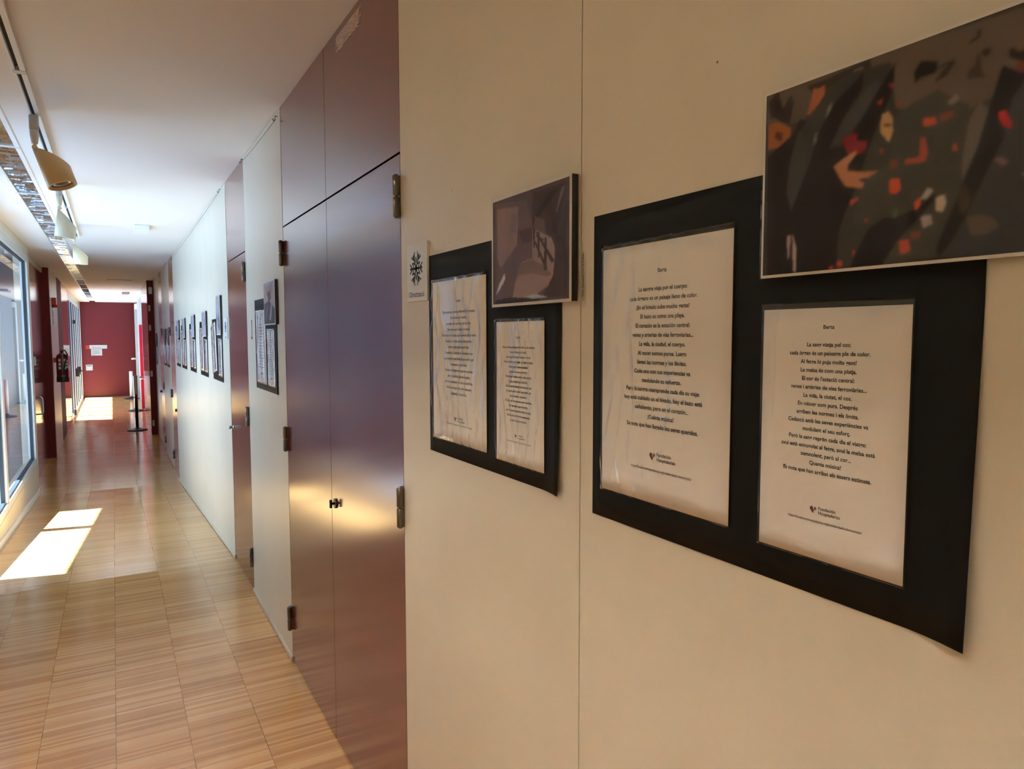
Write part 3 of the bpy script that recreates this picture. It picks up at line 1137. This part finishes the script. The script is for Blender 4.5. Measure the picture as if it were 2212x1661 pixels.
ART_CROWD= [((92, 80, 70), [(0.036, 1.009), (0.957, 0.947), (0.967, 0.646), (0.823, 0.642), (0.77, 0.597), (0.649, 0.677), (0.57, 0.708), (0.482, 0.841), (0.364, 0.783), (0.039, 0.788)]), ((44, 34, 32), [(0.043, 0.934), (0.089, 0.973), (0.111, 0.876), (0.148, 0.934), (0.161, 0.889), (0.144, 0.783), (0.105, 0.81), (0.075, 0.841), (0.052, 0.845)]), ((50, 40, 34), [(0.216, 0.947), (0.308, 0.947), (0.361, 0.956), (0.466, 0.965), (0.479, 0.903), (0.423, 0.907), (0.361, 0.889), (0.305, 0.863), (0.259, 0.867)]), ((140, 125, 118), [(0.4, 0.938), (0.443, 0.942), (0.416, 0.881), (0.397, 0.872)]), ((56, 54, 50), [(0.167, 0.712), (0.272, 0.894), (0.397, 0.938), (0.541, 0.92), (0.564, 0.708), (0.564, 0.473), (0.459, 0.208), (0.38, 0.15), (0.246, 0.248), (0.144, 0.429)]), ((24, 11, 15), [(0.043, 0.655), (0.151, 0.717), (0.193, 0.796), (0.22, 0.774), (0.187, 0.69), (0.154, 0.588), (0.141, 0.465), (0.193, 0.442), (0.239, 0.566), (0.275, 0.708), (0.338, 0.823), (0.397, 0.872), (0.446, 0.92), (0.439, 0.841), (0.377, 0.748), (0.318, 0.611), (0.367, 0.611), (0.439, 0.699), (0.482, 0.783), (0.515, 0.841), (0.557, 0.912), (0.551, 0.796), (0.489, 0.624), (0.456, 0.504), (0.423, 0.381), (0.39, 0.296), (0.367, 0.204), (0.361, 0.031), (0.052, 0.035)]), ((58, 57, 54), [(0.18, 0.721), (0.272, 0.845), (0.325, 0.836), (0.249, 0.637), (0.22, 0.522), (0.193, 0.442), (0.161, 0.345), (0.138, 0.447), (0.148, 0.588)]), ((66, 64, 64), [(0.364, 0.721), (0.423, 0.788), (0.482, 0.867), (0.511, 0.841), (0.472, 0.77), (0.416, 0.681), (0.318, 0.606)]), ((160, 95, 70), [(0.243, 0.92), (0.272, 0.916), (0.295, 0.92), (0.292, 0.872), (0.272, 0.845), (0.233, 0.801), (0.22, 0.81), (0.239, 0.876)]), ((150, 90, 50), [(0.043, 0.819), (0.085, 0.819), (0.151, 0.765), (0.151, 0.726), (0.108, 0.699), (0.095, 0.686), (0.046, 0.686)]), ((90, 45, 25), [(0.085, 0.77), (0.115, 0.752), (0.108, 0.708), (0.072, 0.743)]), ((120, 22, 32), [(0.367, 0.642), (0.41, 0.655), (0.43, 0.642), (0.423, 0.615), (0.466, 0.602), (0.466, 0.571), (0.449, 0.549), (0.393, 0.566)]), ((176, 120, 88), [(0.338, 0.522), (0.37, 0.544), (0.42, 0.571), (0.43, 0.558), (0.397, 0.518), (0.393, 0.487), (0.456, 0.465), (0.508, 0.456), (0.511, 0.438), (0.482, 0.434), (0.433, 0.438), (0.475, 0.398), (0.475, 0.385), (0.436, 0.398), (0.39, 0.416), (0.37, 0.451)]), ((64, 62, 55), [(0.564, 0.668), (0.607, 0.708), (0.698, 0.739), (0.797, 0.637), (0.797, 0.575), (0.774, 0.438), (0.797, 0.341), (0.764, 0.186), (0.718, 0.062), (0.505, 0.04), (0.443, 0.066), (0.466, 0.15), (0.554, 0.212), (0.456, 0.226), (0.416, 0.235), (0.462, 0.429), (0.548, 0.478)]), ((175, 140, 95), [(0.515, 0.699), (0.538, 0.708), (0.554, 0.673), (0.557, 0.615), (0.544, 0.571), (0.511, 0.628)]), ((90, 60, 40), [(0.525, 0.659), (0.551, 0.65), (0.551, 0.637), (0.525, 0.646)]), ((36, 28, 26), [(0.62, 0.841), (0.643, 0.881), (0.695, 0.854), (0.692, 0.814), (0.646, 0.814), (0.626, 0.788)]), ((50, 40, 38), [(0.695, 0.832), (0.744, 0.841), (0.748, 0.823), (0.721, 0.783), (0.692, 0.77), (0.692, 0.788), (0.728, 0.827), (0.702, 0.823)]), ((52, 42, 38), [(0.807, 0.925), (0.82, 0.925), (0.82, 0.894), (0.79, 0.881), (0.78, 0.889), (0.81, 0.903)]), ((52, 42, 38), [(0.823, 0.841), (0.843, 0.845), (0.852, 0.823), (0.836, 0.81), (0.826, 0.819)]), ((60, 48, 42), [(0.807, 0.792), (0.816, 0.845), (0.826, 0.761), (0.839, 0.73), (0.787, 0.743), (0.784, 0.77)]), ((40, 32, 30), [(0.898, 0.81), (0.908, 0.814), (0.921, 0.792), (0.954, 0.788), (0.957, 0.721), (0.915, 0.765), (0.898, 0.779)]), ((98, 90, 82), [(0.797, 0.588), (0.823, 0.642), (0.852, 0.606), (0.83, 0.487), (0.803, 0.407), (0.78, 0.345), (0.78, 0.438)]), ((56, 56, 58), [(0.911, 0.633), (0.967, 0.699), (0.99, 0.004), (0.767, 0.035), (0.767, 0.075), (0.81, 0.199), (0.859, 0.35), (0.898, 0.491)]), ((22, 12, 12), [(0.882, 0.757), (0.921, 0.721), (0.951, 0.695), (0.911, 0.619), (0.892, 0.469), (0.849, 0.354), (0.803, 0.212), (0.751, 0.084), (0.721, 0.04), (0.711, 0.071), (0.734, 0.159), (0.761, 0.248), (0.79, 0.345), (0.82, 0.451), (0.843, 0.571), (0.862, 0.664)]), ((110, 40, 34), [(0.915, 0.748), (0.944, 0.748), (0.951, 0.704), (0.925, 0.712)]), ((170, 34, 40), [(0.875, 0.58), (0.895, 0.584), (0.911, 0.535), (0.911, 0.509), (0.892, 0.527), (0.879, 0.558)]), ((60, 52, 36), [(0.777, 0.323), (0.8, 0.323), (0.807, 0.261), (0.8, 0.212), (0.787, 0.204), (0.774, 0.257)]), ((88, 78, 68), [(0.8, 0.19), (0.836, 0.199), (0.879, 0.173), (0.892, 0.137), (0.859, 0.115), (0.813, 0.119)]), ((22, 12, 15), [(0.41, 0.022), (0.443, 0.115), (0.482, 0.204), (0.531, 0.239), (0.577, 0.239), (0.639, 0.257), (0.705, 0.31), (0.695, 0.279), (0.646, 0.208), (0.59, 0.142), (0.561, 0.084), (0.528, 0.022)]), ((172, 70, 45), [(0.656, 0.637), (0.695, 0.628), (0.698, 0.597), (0.656, 0.602)]), ((150, 64, 44), [(0.646, 0.558), (0.666, 0.553), (0.675, 0.487), (0.666, 0.451), (0.603, 0.46), (0.6, 0.482), (0.649, 0.478)]), ((190, 75, 40), [(0.551, 0.407), (0.584, 0.403), (0.59, 0.354), (0.574, 0.336), (0.551, 0.35)]), ((110, 60, 48), [(0.548, 0.491), (0.574, 0.491), (0.58, 0.456), (0.554, 0.447)]), ((185, 80, 55), [(0.636, 0.288), (0.659, 0.305), (0.656, 0.27), (0.643, 0.252)]), ((160, 155, 150), [(0.659, 0.301), (0.679, 0.341), (0.698, 0.323), (0.675, 0.292)]), ((180, 165, 150), [(0.705, 0.292), (0.731, 0.301), (0.738, 0.265), (0.728, 0.23), (0.708, 0.239)]), ((165, 155, 150), [(0.659, 0.221), (0.692, 0.226), (0.698, 0.186), (0.669, 0.173)]), ((175, 75, 60), [(0.59, 0.128), (0.623, 0.133), (0.63, 0.08), (0.597, 0.071)]), ((120, 70, 58), [(0.626, 0.164), (0.666, 0.164), (0.659, 0.133), (0.633, 0.128)]), ((170, 70, 60), [(0.407, 0.345), (0.443, 0.358), (0.436, 0.341), (0.413, 0.323)]), ((170, 70, 60), [(0.42, 0.111), (0.433, 0.111), (0.43, 0.08)]), ((190, 70, 60), [(0.364, 0.066), (0.384, 0.071), (0.384, 0.044), (0.367, 0.044)]), ((170, 60, 55), [(0.331, 0.049), (0.351, 0.049), (0.348, 0.031), (0.334, 0.031)]), ((160, 60, 48), [(0.462, 0.252), (0.479, 0.248), (0.472, 0.23)]), ((150, 50, 42), [(0.564, 0.726), (0.584, 0.743), (0.58, 0.73), (0.567, 0.717)]), ((150, 50, 42), [(0.495, 0.761), (0.518, 0.774), (0.511, 0.743)]), ((140, 40, 42), [(0.534, 0.827), (0.554, 0.823), (0.551, 0.796)]), ((165, 75, 58), [(0.748, 0.473), (0.757, 0.509), (0.767, 0.469)]), ((140, 60, 50), [(0.508, 0.553), (0.525, 0.553), (0.521, 0.522)]), ((120, 60, 52), [(0.708, 0.633), (0.751, 0.637), (0.748, 0.611), (0.711, 0.602)]), ((110, 84, 84), [(0.866, 0.407), (0.892, 0.407), (0.911, 0.381), (0.895, 0.372)]), ((165, 140, 140), [(0.144, 0.226), (0.161, 0.226), (0.157, 0.119), (0.151, 0.106)]), ((175, 150, 150), [(0.17, 0.23), (0.19, 0.146), (0.187, 0.035), (0.177, 0.044)]), ((120, 118, 112), [(0.305, 0.805), (0.325, 0.827), (0.321, 0.796), (0.302, 0.761)]), ((110, 112, 115), [(0.256, 0.699), (0.269, 0.708), (0.266, 0.664), (0.246, 0.642)]), ((80, 95, 70), [(0.564, 0.274), (0.58, 0.274), (0.58, 0.239), (0.567, 0.235)]), ((120, 112, 100), [(0.725, 0.677), (0.757, 0.699), (0.767, 0.673), (0.744, 0.659)]), ((120, 112, 105), [(0.944, 0.327), (0.97, 0.341), (0.97, 0.314)])]
ART_FENCE= [((100, 84, 92), [(0.044, 0.978), (0.48, 0.924), (0.581, 0.641), (0.571, 0.381), (0.291, 0.018), (0.041, 0.013)]), ((134, 112, 112), [(0.064, 0.924), (0.372, 0.888), (0.358, 0.538), (0.115, 0.345), (0.064, 0.448)]), ((120, 102, 106), [(0.264, 0.839), (0.358, 0.816), (0.345, 0.646), (0.264, 0.664)]), ((78, 62, 70), [(0.385, 0.659), (0.557, 0.664), (0.557, 0.543), (0.426, 0.534)]), ((64, 50, 55), [(0.557, 0.969), (0.976, 0.969), (0.973, 0.013), (0.682, 0.031), (0.824, 0.215), (0.848, 0.43), (0.682, 0.659), (0.557, 0.682)]), ((40, 30, 32), [(0.774, 0.928), (0.889, 0.933), (0.679, 0.762), (0.557, 0.7), (0.608, 0.776)]), ((120, 104, 108), [(0.912, 0.928), (0.956, 0.942), (0.855, 0.735), (0.845, 0.744)]), ((100, 84, 84), [(0.595, 0.753), (0.706, 0.704), (0.73, 0.583), (0.581, 0.65)]), ((150, 130, 130), [(0.557, 0.655), (0.645, 0.614), (0.801, 0.529), (0.834, 0.448), (0.834, 0.35), (0.814, 0.202), (0.753, 0.121), (0.557, 0.04), (0.291, 0.049), (0.331, 0.184), (0.426, 0.372), (0.557, 0.386)]), ((116, 98, 100), [(0.385, 0.359), (0.557, 0.377), (0.682, 0.318), (0.801, 0.22), (0.753, 0.206), (0.53, 0.256), (0.358, 0.247)]), ((60, 46, 50), [(0.713, 0.552), (0.74, 0.547), (0.74, 0.265), (0.706, 0.26)]), ((60, 46, 50), [(0.625, 0.619), (0.655, 0.596), (0.652, 0.381), (0.632, 0.381)]), ((60, 46, 50), [(0.564, 0.682), (0.595, 0.641), (0.595, 0.475), (0.574, 0.48)]), ((60, 46, 50), [(0.595, 0.623), (0.632, 0.601), (0.834, 0.332), (0.801, 0.314)]), ((60, 46, 50), [(0.581, 0.538), (0.608, 0.525), (0.753, 0.274), (0.72, 0.269)]), ((60, 46, 50), [(0.608, 0.587), (0.706, 0.534), (0.706, 0.52), (0.608, 0.57)]), ((40, 32, 38), [(0.024, 0.036), (0.26, 0.058), (0.426, 0.04), (0.682, 0.031), (0.622, 0.0), (0.024, -0.004)]), ((175, 180, 188), [(0.439, 0.049), (0.608, 0.063), (0.753, 0.027), (0.557, 0.027)]), ((190, 195, 205), [(0.047, 0.094), (0.101, 0.202), (0.176, 0.291), (0.189, 0.242), (0.115, 0.152)])]


# --- nearest board (Berta)
display_board(1.037, 1.368, .655, .536, 'largest black card board, nearest the camera, with the two Berta poems', 'black card boards', curl=.012)
poem_sheet(XR - .0032, 1.009, 1.419, .304, .430, 'large Berta poem sheet in Spanish on the nearest black board', 'poem sheets',
           'Berta', BERTA_ES, 1.7925, 1.7645, .01475, .1815, .853, seed=1,
           folds=[(.33, -.02, .030, .0045, .30, 1.01), (.38, -.02, .008, .0022, .30, 1.01), (.17, .20, .022, .0020, .05, .62), (.02, 0, .015, .003, .0, .98), (.20, .5, .03, .0015, .02, .4)],
           amp=.0022, logo=(.875, 1.4985, .0125, .142, 1.4735), warp=.0006)
poem_sheet(XR - .0032, .6555, 1.412, .206, .322, 'small Berta poem sheet in Catalan on the nearest black board', 'poem sheets',
           'Berta', BERTA_CA, 1.7005, 1.679, .01052, .1295, .5545, seed=5,
           folds=[(.025, .0, .02, .004, .0, 1.0), (.13, .06, .02, .003, .45, 1.01), (.07, .02, .012, .002, .0, .5)],
           amp=.0012, logo=(.572, 1.4765, .0088, .103, 1.4605), warp=.0004)
photo_print(.6475, 1.7665, .312, .2345, 'colour photo of raised dark arms and red petals, nearest the camera', [(c, [((x - .5) * 1.07 + .5, (y - .5) * 1.07 + .5) for x, y in p]) for c, p in ART_CROWD], (240, 180), (60, 56, 50),
            'photos above the boards', seed=3, amp=.0004, folds=[(.01, 0, .01, .002, 0, 1)], blur=3, film=(50, 40), border=.0035)

# --- second board (Camila)
display_board(1.795, 1.378, .653, .530, 'black card board with two crinkled poem sheets, second from the camera', 'black card boards', curl=.010)
poem_sheet(XR - .0032, 1.768, 1.417, .318, .425, 'large crinkled poem sheet on the board beside the snowflake sign', 'poem sheets',
           'Camila', CAM_ES, 1.777, 1.750, .0148, .200, 1.604, seed=8,
           folds=[(.06, .02, .03, .0035, 0, 1), (.16, .0, .012, .003, .35, 1.01), (.46, .05, .02, .003, .2, .85), (.42, .15, .02, .003, 0, .5), (.74, .12, .03, .0035, .55, 1.01),
                  (.80, .1, .03, .003, 0, .25), (.30, -.25, .02, .002, .15, .6), (.66, -.1, .015, .002, .3, .8)],
           amp=.0042, logo=(1.628, 1.481, .0125, .150, 1.4645), warp=.0006, res=(70, 90))
poem_sheet(XR - .0032, 1.406, 1.411, .208, .320, 'small poem sheet under the photo with the railing shadow', 'poem sheets',
           'Camila', CAM_CA, 1.6865, 1.6655, .01058, .138, 1.305, seed=11,
           folds=[(.04, 0, .03, .004, 0, 1.0), (.17, .04, .014, .003, .3, 1.01), (.45, .45, .03, .003, .35, 1.01), (.55, .5, .02, .003, .35, 1.01), (.5, -.2, .03, .002, 0, .2)],
           amp=.0030, logo=(1.318, 1.4755, .0088, .104, 1.461), warp=.0004)
photo_print(1.3975, 1.7555, .312, .2345, 'purplish photo of a railing shadow on a lit path, beside the panel seam', ART_FENCE, (150, 115), (84, 70, 78),
            'photos above the boards', seed=6, amp=.0012, folds=[(.02, .0, .02, .003, 0, 1), (.1, .25, .02, .003, 0, .4), (.9, .2, .03, .003, .5, 1), (.5, .9, .04, .003, .85, 1.0)],
            blur=1, film=(50, 40), skirt=.005)

# --- third board, beyond the red double door
B3 = [((150, 130, 132), [(.2, .9), (.8, .95), (.85, .75), (.6, .62), (.25, .7)]), ((96, 74, 72), [(.3, .75), (.6, .8), (.7, .6), (.45, .5)]),
      ((78, 66, 70), [(.0, .5), (.5, .55), (1, .35), (1, .0), (0, 0)]), ((160, 150, 150), [(.5, .1), (.7, .5), (.8, .5), (.62, .08)]),
      ((110, 96, 98), [(.1, .1), (.3, .45), (.4, .4), (.2, .05)])]
display_board(4.500, 1.380, .650, .526, 'grey looking card board on the cream panel between the two red doors', 'black card boards', curl=.005)
poem_sheet(XR - .0032, 4.452, 1.414, .300, .428, 'tall poem sheet on the board between the red doors', 'poem sheets', seed=14, dashes=15,
           folds=[(.3, .1, .05, .004, 0, 1), (.7, -.1, .05, .004, 0, 1), (.5, .3, .04, .003, 0, .5)], amp=.003, res=(28, 36))
poem_sheet(XR - .0032, 4.120, 1.413, .212, .318, 'short crumpled poem sheet on the board between the red doors', 'poem sheets', seed=17, dashes=15,
           folds=[(.3, .1, .06, .004, 0, 1), (.7, -.1, .05, .004, 0, 1)], amp=.003, res=(26, 34))
photo_print(4.108, 1.752, .305, .235, 'crumpled grey photo print on the cream panel between the red doors', B3, (60, 45), (165, 152, 152),  # print colours lightened to carry the sheen of the film
            'photos above the boards', seed=9, amp=.004, film=(26, 20), folds=[(.3, .4, .05, .005, .3, 1), (.7, .2, .05, .005, 0, 1)], skirt=.008)

# --- five boards on the bright panel, three on the far cream panels
G = 'photos above the boards'


def mono(seed, c=(128, 120, 126)):  # greys and print bases raised to include the film's reflection
    r = random.Random(seed)
    ps = []
    for k in range(7):
        x, y = r.random(), r.random()
        d = r.uniform(-34, 40)
        ps.append(((int(c[0] + d), int(c[1] + d), int(c[2] + d)),
                   [(x, y), (x + r.uniform(.1, .4), y + r.uniform(-.1, .3)), (x + r.uniform(-.1, .3), y + r.uniform(.2, .5)), (x - r.uniform(0, .2), y + .1)]))
    return ps


ROW = [(6.62, 1.322, .512, 'nearest of five on the bright panel', 5), (7.625, 1.312, .518, 'second nearest of five on the bright panel', 8),
       (8.69, 1.306, .520, 'middle of five on the bright panel', 3), (9.785, 1.296, .530, 'fourth of five on the bright panel', 4),
       (10.64, 1.292, .534, 'farthest of five on the bright panel', 6),
       (12.66, 1.205, .60, 'nearer of two on the far cream panel', 7), (13.42, 1.205, .59, 'farther of two on the far cream panel', 9),
       (15.95, 1.14, .53, 'last one before the dark brown pier', 10)]
for i, (yl, zb, hh, where, sd) in enumerate(ROW):
    display_board(yl, zb, .640, hh, 'black card board, ' + where, 'black card boards', curl=.004)
    poem_sheet(XR - .0032, yl - (.005 if i else -.02), zb + .042, .30, .42, 'large poem sheet, board ' + where, 'poem sheets', seed=20 + i, dashes=11,
               amp=.002, res=(14, 18), tilt=(math.radians(7) if i == 0 else 0), folds=[(.4, .1, .08, .004, 0, 1)])
    poem_sheet(XR - .0032, yl - .385, zb + .040, .210, .312, 'small poem sheet, board ' + where, 'poem sheets', seed=40 + i, dashes=11,
               amp=.002, res=(12, 16), folds=[(.6, .1, .08, .003, 0, 1)])
    if i == 0:
        photo_print(yl - .43, zb + .378, .235, .312, 'upright grey photo above board ' + where, mono(sd), (20, 26), (160, 160, 168), G, seed=sd, amp=.001, film=(12, 14))
    else:
        photo_print(yl - .36, zb + .375, .305, .232, 'grey photo above board ' + where, mono(sd), (26, 20), (150, 146, 152), G, seed=sd, amp=.001, film=(14, 12))


# ---- air conditioning signs with a snowflake
def climate_sign(X, Yl, Zb, w, h, detail, label):
    root = empty('climate_sign', wallframe(X, Yl, Zb))
    mb = MB(); mb.box(0, w, 0, h, 0, .008, bevel=.0008)
    mb.build('plate', m_plate, root)
    mb = MB()
    cx, cy, R_ = w * .47, h * .57, h * .285
    z = .0083
    t = R_ * .125

    def bar(x0, y0, x1, y1, t=t):
        d = Vector((x1 - x0, y1 - y0)); n = Vector((-d.y, d.x)).normalized() * t * .5
        e = d.normalized() * t * .4
        mb.box(0, 0, 0, 0, 0, 0) if False else None
        p = [(x0 - e.x + n.x, y0 - e.y + n.y), (x0 - e.x - n.x, y0 - e.y - n.y), (x1 + e.x - n.x, y1 + e.y - n.y), (x1 + e.x + n.x, y1 + e.y + n.y)]
        mb.face([(a, b, z) for a, b in p])
    for k in range(6):
        a = math.radians(90 + 60 * k)
        P = lambda r, da=0.0: (cx + R_ * r * math.cos(a + da), cy + R_ * r * math.sin(a + da))
        A, B_ = P(.04), P(1.0, .10)
        bar(*P(.0), *P(.33, .50)); bar(*P(.33, .50), *P(.66))
        bar(*P(.0), *P(.33, -.50)); bar(*P(.33, -.50), *P(.66))
        bar(*P(.58, math.radians(30)), *P(1.0, math.radians(14)))
        bar(*P(.58, math.radians(-30)), *P(1.0, math.radians(-14)))
        bar(*P(.72, math.radians(23)), *P(.92, math.radians(31)))
        bar(*P(.72, math.radians(-23)), *P(.92, math.radians(-31)))
        bar(*P(.35, math.radians(30)), *P(.60, math.radians(30)))
    mb.build('snowflake_print', m_slate, root)
    if detail:
        text_obj('sign_lettering', ['Climatització'], root, (w * .48, h * .075, z), m_slate, width=w * .76, bold=.01)
    else:
        mb = MB(); mb.box(w * .3, w * .65, h * .06, h * .12, z, z + .0003); mb.build('sign_lettering', m_slate, root)
    tag(root, label, 'sign')
    return root


climate_sign(XR - .0005, 1.940, 1.7895, .148, .161, True, 'white sign with a grey snowflake and the word Climatització')
climate_sign(XR - .0005, 5.805, 1.668, .150, .163, False, 'white snowflake sign on the bright panel by the narrow red door')

# ---- small strips on the wall
root = empty('caption_strip', wallframe(XR - .0002, 1.077, 1.745))
mb = MB(); mb.box(.0, .014, .0, .100, 0, .0004); mb.build('clear_tape', m_film, root)
text_obj('caption_lettering', ['Foto: Fernando García Pulido'], root, (.0062, .059, .0007), m_ink, width=.078, rot=math.pi / 2, bold=.015)
tag(root, 'clear strip with tiny upright lettering beside the panel seam', 'label')
root = empty('caption_strip', wallframe(XR - .0002, 4.640, 1.672))
mb = MB(); mb.box(.004, .018, .012, .112, 0, .001); mb.build('strip', m_slate, root)
mb = MB(); mb.box(0, .024, 0, .016, 0, .004); mb.box(.003, .019, .110, .118, 0, .003); mb.build('strip_end', m_alarm, root)
tag(root, 'thin strip with red ends on the cream panel beside the narrow red door', 'label')
for (y, z, lab) in ((1.647, 2.058, 'small dark speck on the cream panel above the second board, upper one'), (1.664, 1.93, 'small dark chip just above the top edge of the second board'),
                    (.749, 2.078, 'small dark speck on the cream panel above the Berta board')):
    mb = MB(); mb.lathe([(.0018, 0), (.0012, .0004)], 8)
    o = mb.build('wall_chip', m_inkgrey); o.matrix_world = wallframe(XR, y, z)
    o['label'] = lab; o['category'] = 'mark'

# ---- signs on the end wall
root = empty('door_sign', endframe(-.78, YE, 1.272))
mb = MB(); mb.box(0, .095, -.01, .115, 0, .012, bevel=.002); mb.build('red_square', m_alarm, root)
mb = MB(); mb.box(.105, .615, 0, .122, 0, .012, bevel=.002); mb.build('plate', m_platedim, root)
text_obj('sign_lettering', ['Taller de formes'], root, (.30, .035, .0125), m_slate, width=.27, bold=.02)
tag(root, 'long white sign plate with a red square on the red end wall', 'sign')
root = empty('paper_notice', endframe(-.632, YE, 1.045))
mb = MB(); mb.box(0, .315, 0, .215, 0, .004); mb.build('paper', m_platedim, root)
mb = MB()
for i in range(7):
    mb.box(.03, .28 - .03 * (i % 3), .17 - i * .02, .178 - i * .02, .0042, .0046)
mb.box(.03, .11, .02, .034, .0042, .0046)
mb.build('printed_lines', m_inkgrey, root)
tag(root, 'white paper notice below the long sign on the red end wall', 'notice')
root = empty('wall_plate', endframe(-.80, YE, .552))
mb = MB(); mb.box(0, .195, 0, .195, 0, .015, bevel=.012); mb.build('plate', m_platedim, root)
mb = MB(); mb.box(.025, .17, .14, .165, .0152, .016); mb.build('print', m_slate, root)
tag(root, 'small square pale plate low on the red end wall', 'plate')
for (z, lab) in ((2.545, 'topmost of four'), (2.25, 'second from the top of four'), (1.80, 'third from the top of four'), (.87, 'lowest of four')):
    mb = MB(); mb.box(.725, .75, YE - .03, YE, z - .05, z + .05, bevel=.005)
    tag(mb.build('panel_hinge', m_alu), 'metal hinge on the red end wall edge, ' + lab, 'hinge', 'hinges of the red end wall')

# ---- fire things on the left
mb = MB(); mb.box(XL + .006, XL + .07, 14.62, 14.80, 2.24, 2.36, bevel=.012); mb.lathe([(.035, 0), (.05, .02), (.05, .05)], 16, (XL + .04, 14.71, 2.19))
tag(mb.build('fire_alarm', m_alarm), 'red fire alarm bell high on the left cream wall', 'alarm')
root = empty('fire_sign', leftframe(XL + .0055, 14.66, 1.88))
mb = MB(); mb.box(0, .26, 0, .29, 0, .004); mb.build('plate', m_plate, root)
mb = MB(); mb.box(.03, .23, .14, .26, .0042, .005); mb.box(.03, .10, .03, .12, .0042, .005); mb.build('red_print', m_alarm, root)
mb = MB(); mb.box(.13, .23, .03, .05, .0042, .005); mb.box(.13, .23, .07, .08, .0042, .005); mb.box(.13, .2, .10, .11, .0042, .005); mb.build('printed_lines', m_ink, root)
tag(root, 'white and red fire sign below the alarm bell on the left wall', 'sign')

root = empty('fire_extinguisher', loc=(XL + .128, 14.46, .90))
mb = MB()
mb.lathe([(.088, .07), (.090, .09), (.090, .42), (.080, .465), (.050, .49), (.024, .50), (.024, .515)], 28)
mb.build('cylinder', m_extred, root)
mb = MB(); mb.lathe([(.092, 0), (.094, .01), (.094, .085), (.091, .09)], 28); mb.build('foot_ring', m_black, root)
mb = MB(); mb.lathe([(.020, .515), (.022, .545), (.014, .55)], 14)
mb.box(-.012, .012, -.09, .03, .552, .562, bevel=.002); mb.box(-.010, .010, -.10, .02, .578, .586, bevel=.002)
mb.build('valve', m_steel, root)
mb = MB(); mb.tube([(0, -.02, .535), (.05, -.09, .55), (.09, -.11, .47), (.045, -.098, .32), (.02, -.100, .17), (.02, -.104, .12)], .011, 10); mb.build('hose', m_black, root)
mb = MB()
for (a0, a1, z0, z1) in ((-2.2, -1.75, .22, .42), (-1.25, -.9, .22, .42), (-.85, -.3, .24, .40)):
    n = 5
    for q in range(3):
        zz0 = z0 + (z1 - z0) * q / 3; zz1 = zz0 + (z1 - z0) * .25
        for k in range(n):
            b0 = a0 + (a1 - a0) * k / n; b1 = a0 + (a1 - a0) * (k + 1) / n
            mb.face([(.0908 * math.cos(b0), .0908 * math.sin(b0), zz0), (.0908 * math.cos(b1), .0908 * math.sin(b1), zz0),
                     (.0908 * math.cos(b1), .0908 * math.sin(b1), zz1), (.0908 * math.cos(b0), .0908 * math.sin(b0), zz1)])
mb.build('paper_label', m_plate, root)
mb = MB(); mb.box(-.13, -.07, -.03, .03, .34, .42); mb.build('wall_bracket', m_alarm, root)
tag(root, 'dark red fire extinguisher hung on the left cream wall', 'fire extinguisher')

# ---- barrier posts
def stanchion(x, y, zt, br, label, kind):
    root = empty('barrier_post', loc=(x, y, LOW))
    H = zt - LOW
    mb = MB(); mb.lathe([(br, 0), (br, .012), (br * .8, .028), (br * .25, .05), (.03, .07)], 32); mb.build('base', m_black if kind else m_black, root)
    if kind == 1:
        mb = MB(); mb.lathe([(.030, .06), (.030, H - .40)], 16); mb.build('post', m_black, root)
        mb = MB(); mb.lathe([(.034, H - .40), (.036, H - .39), (.036, H), (.03, H + .004)], 18); mb.build('white_sleeve', m_white, root)
        mb = MB(); mb.tube([(-.09, 0, H - .47), (-.02, 0, H - .47)], .012, 8); mb.build('hook', m_steel, root)
    else:
        mb = MB(); mb.lathe([(.030, .06), (.030, .10)], 16); mb.build('post', m_black, root)
        r = .050
        mb = MB(); mb.lathe([(r, .09), (r, H), (r - .01, H + .004)], 18); mb.build('white_sleeve', m_white, root)
    tag(root, label, 'post', 'barrier posts')
    return root


stanchion(.40, 17.2, .84, .205, 'slim black barrier post with white top, nearest of three', 1)
stanchion(.50, 21.7, .60, .215, 'white sleeved barrier post on a black base, the middle one of three', 2)
stanchion(.48, 25.9, .55, .22, 'white sleeved barrier post before the red end wall, farthest of three', 2)

bpy.data.objects.remove(_to)
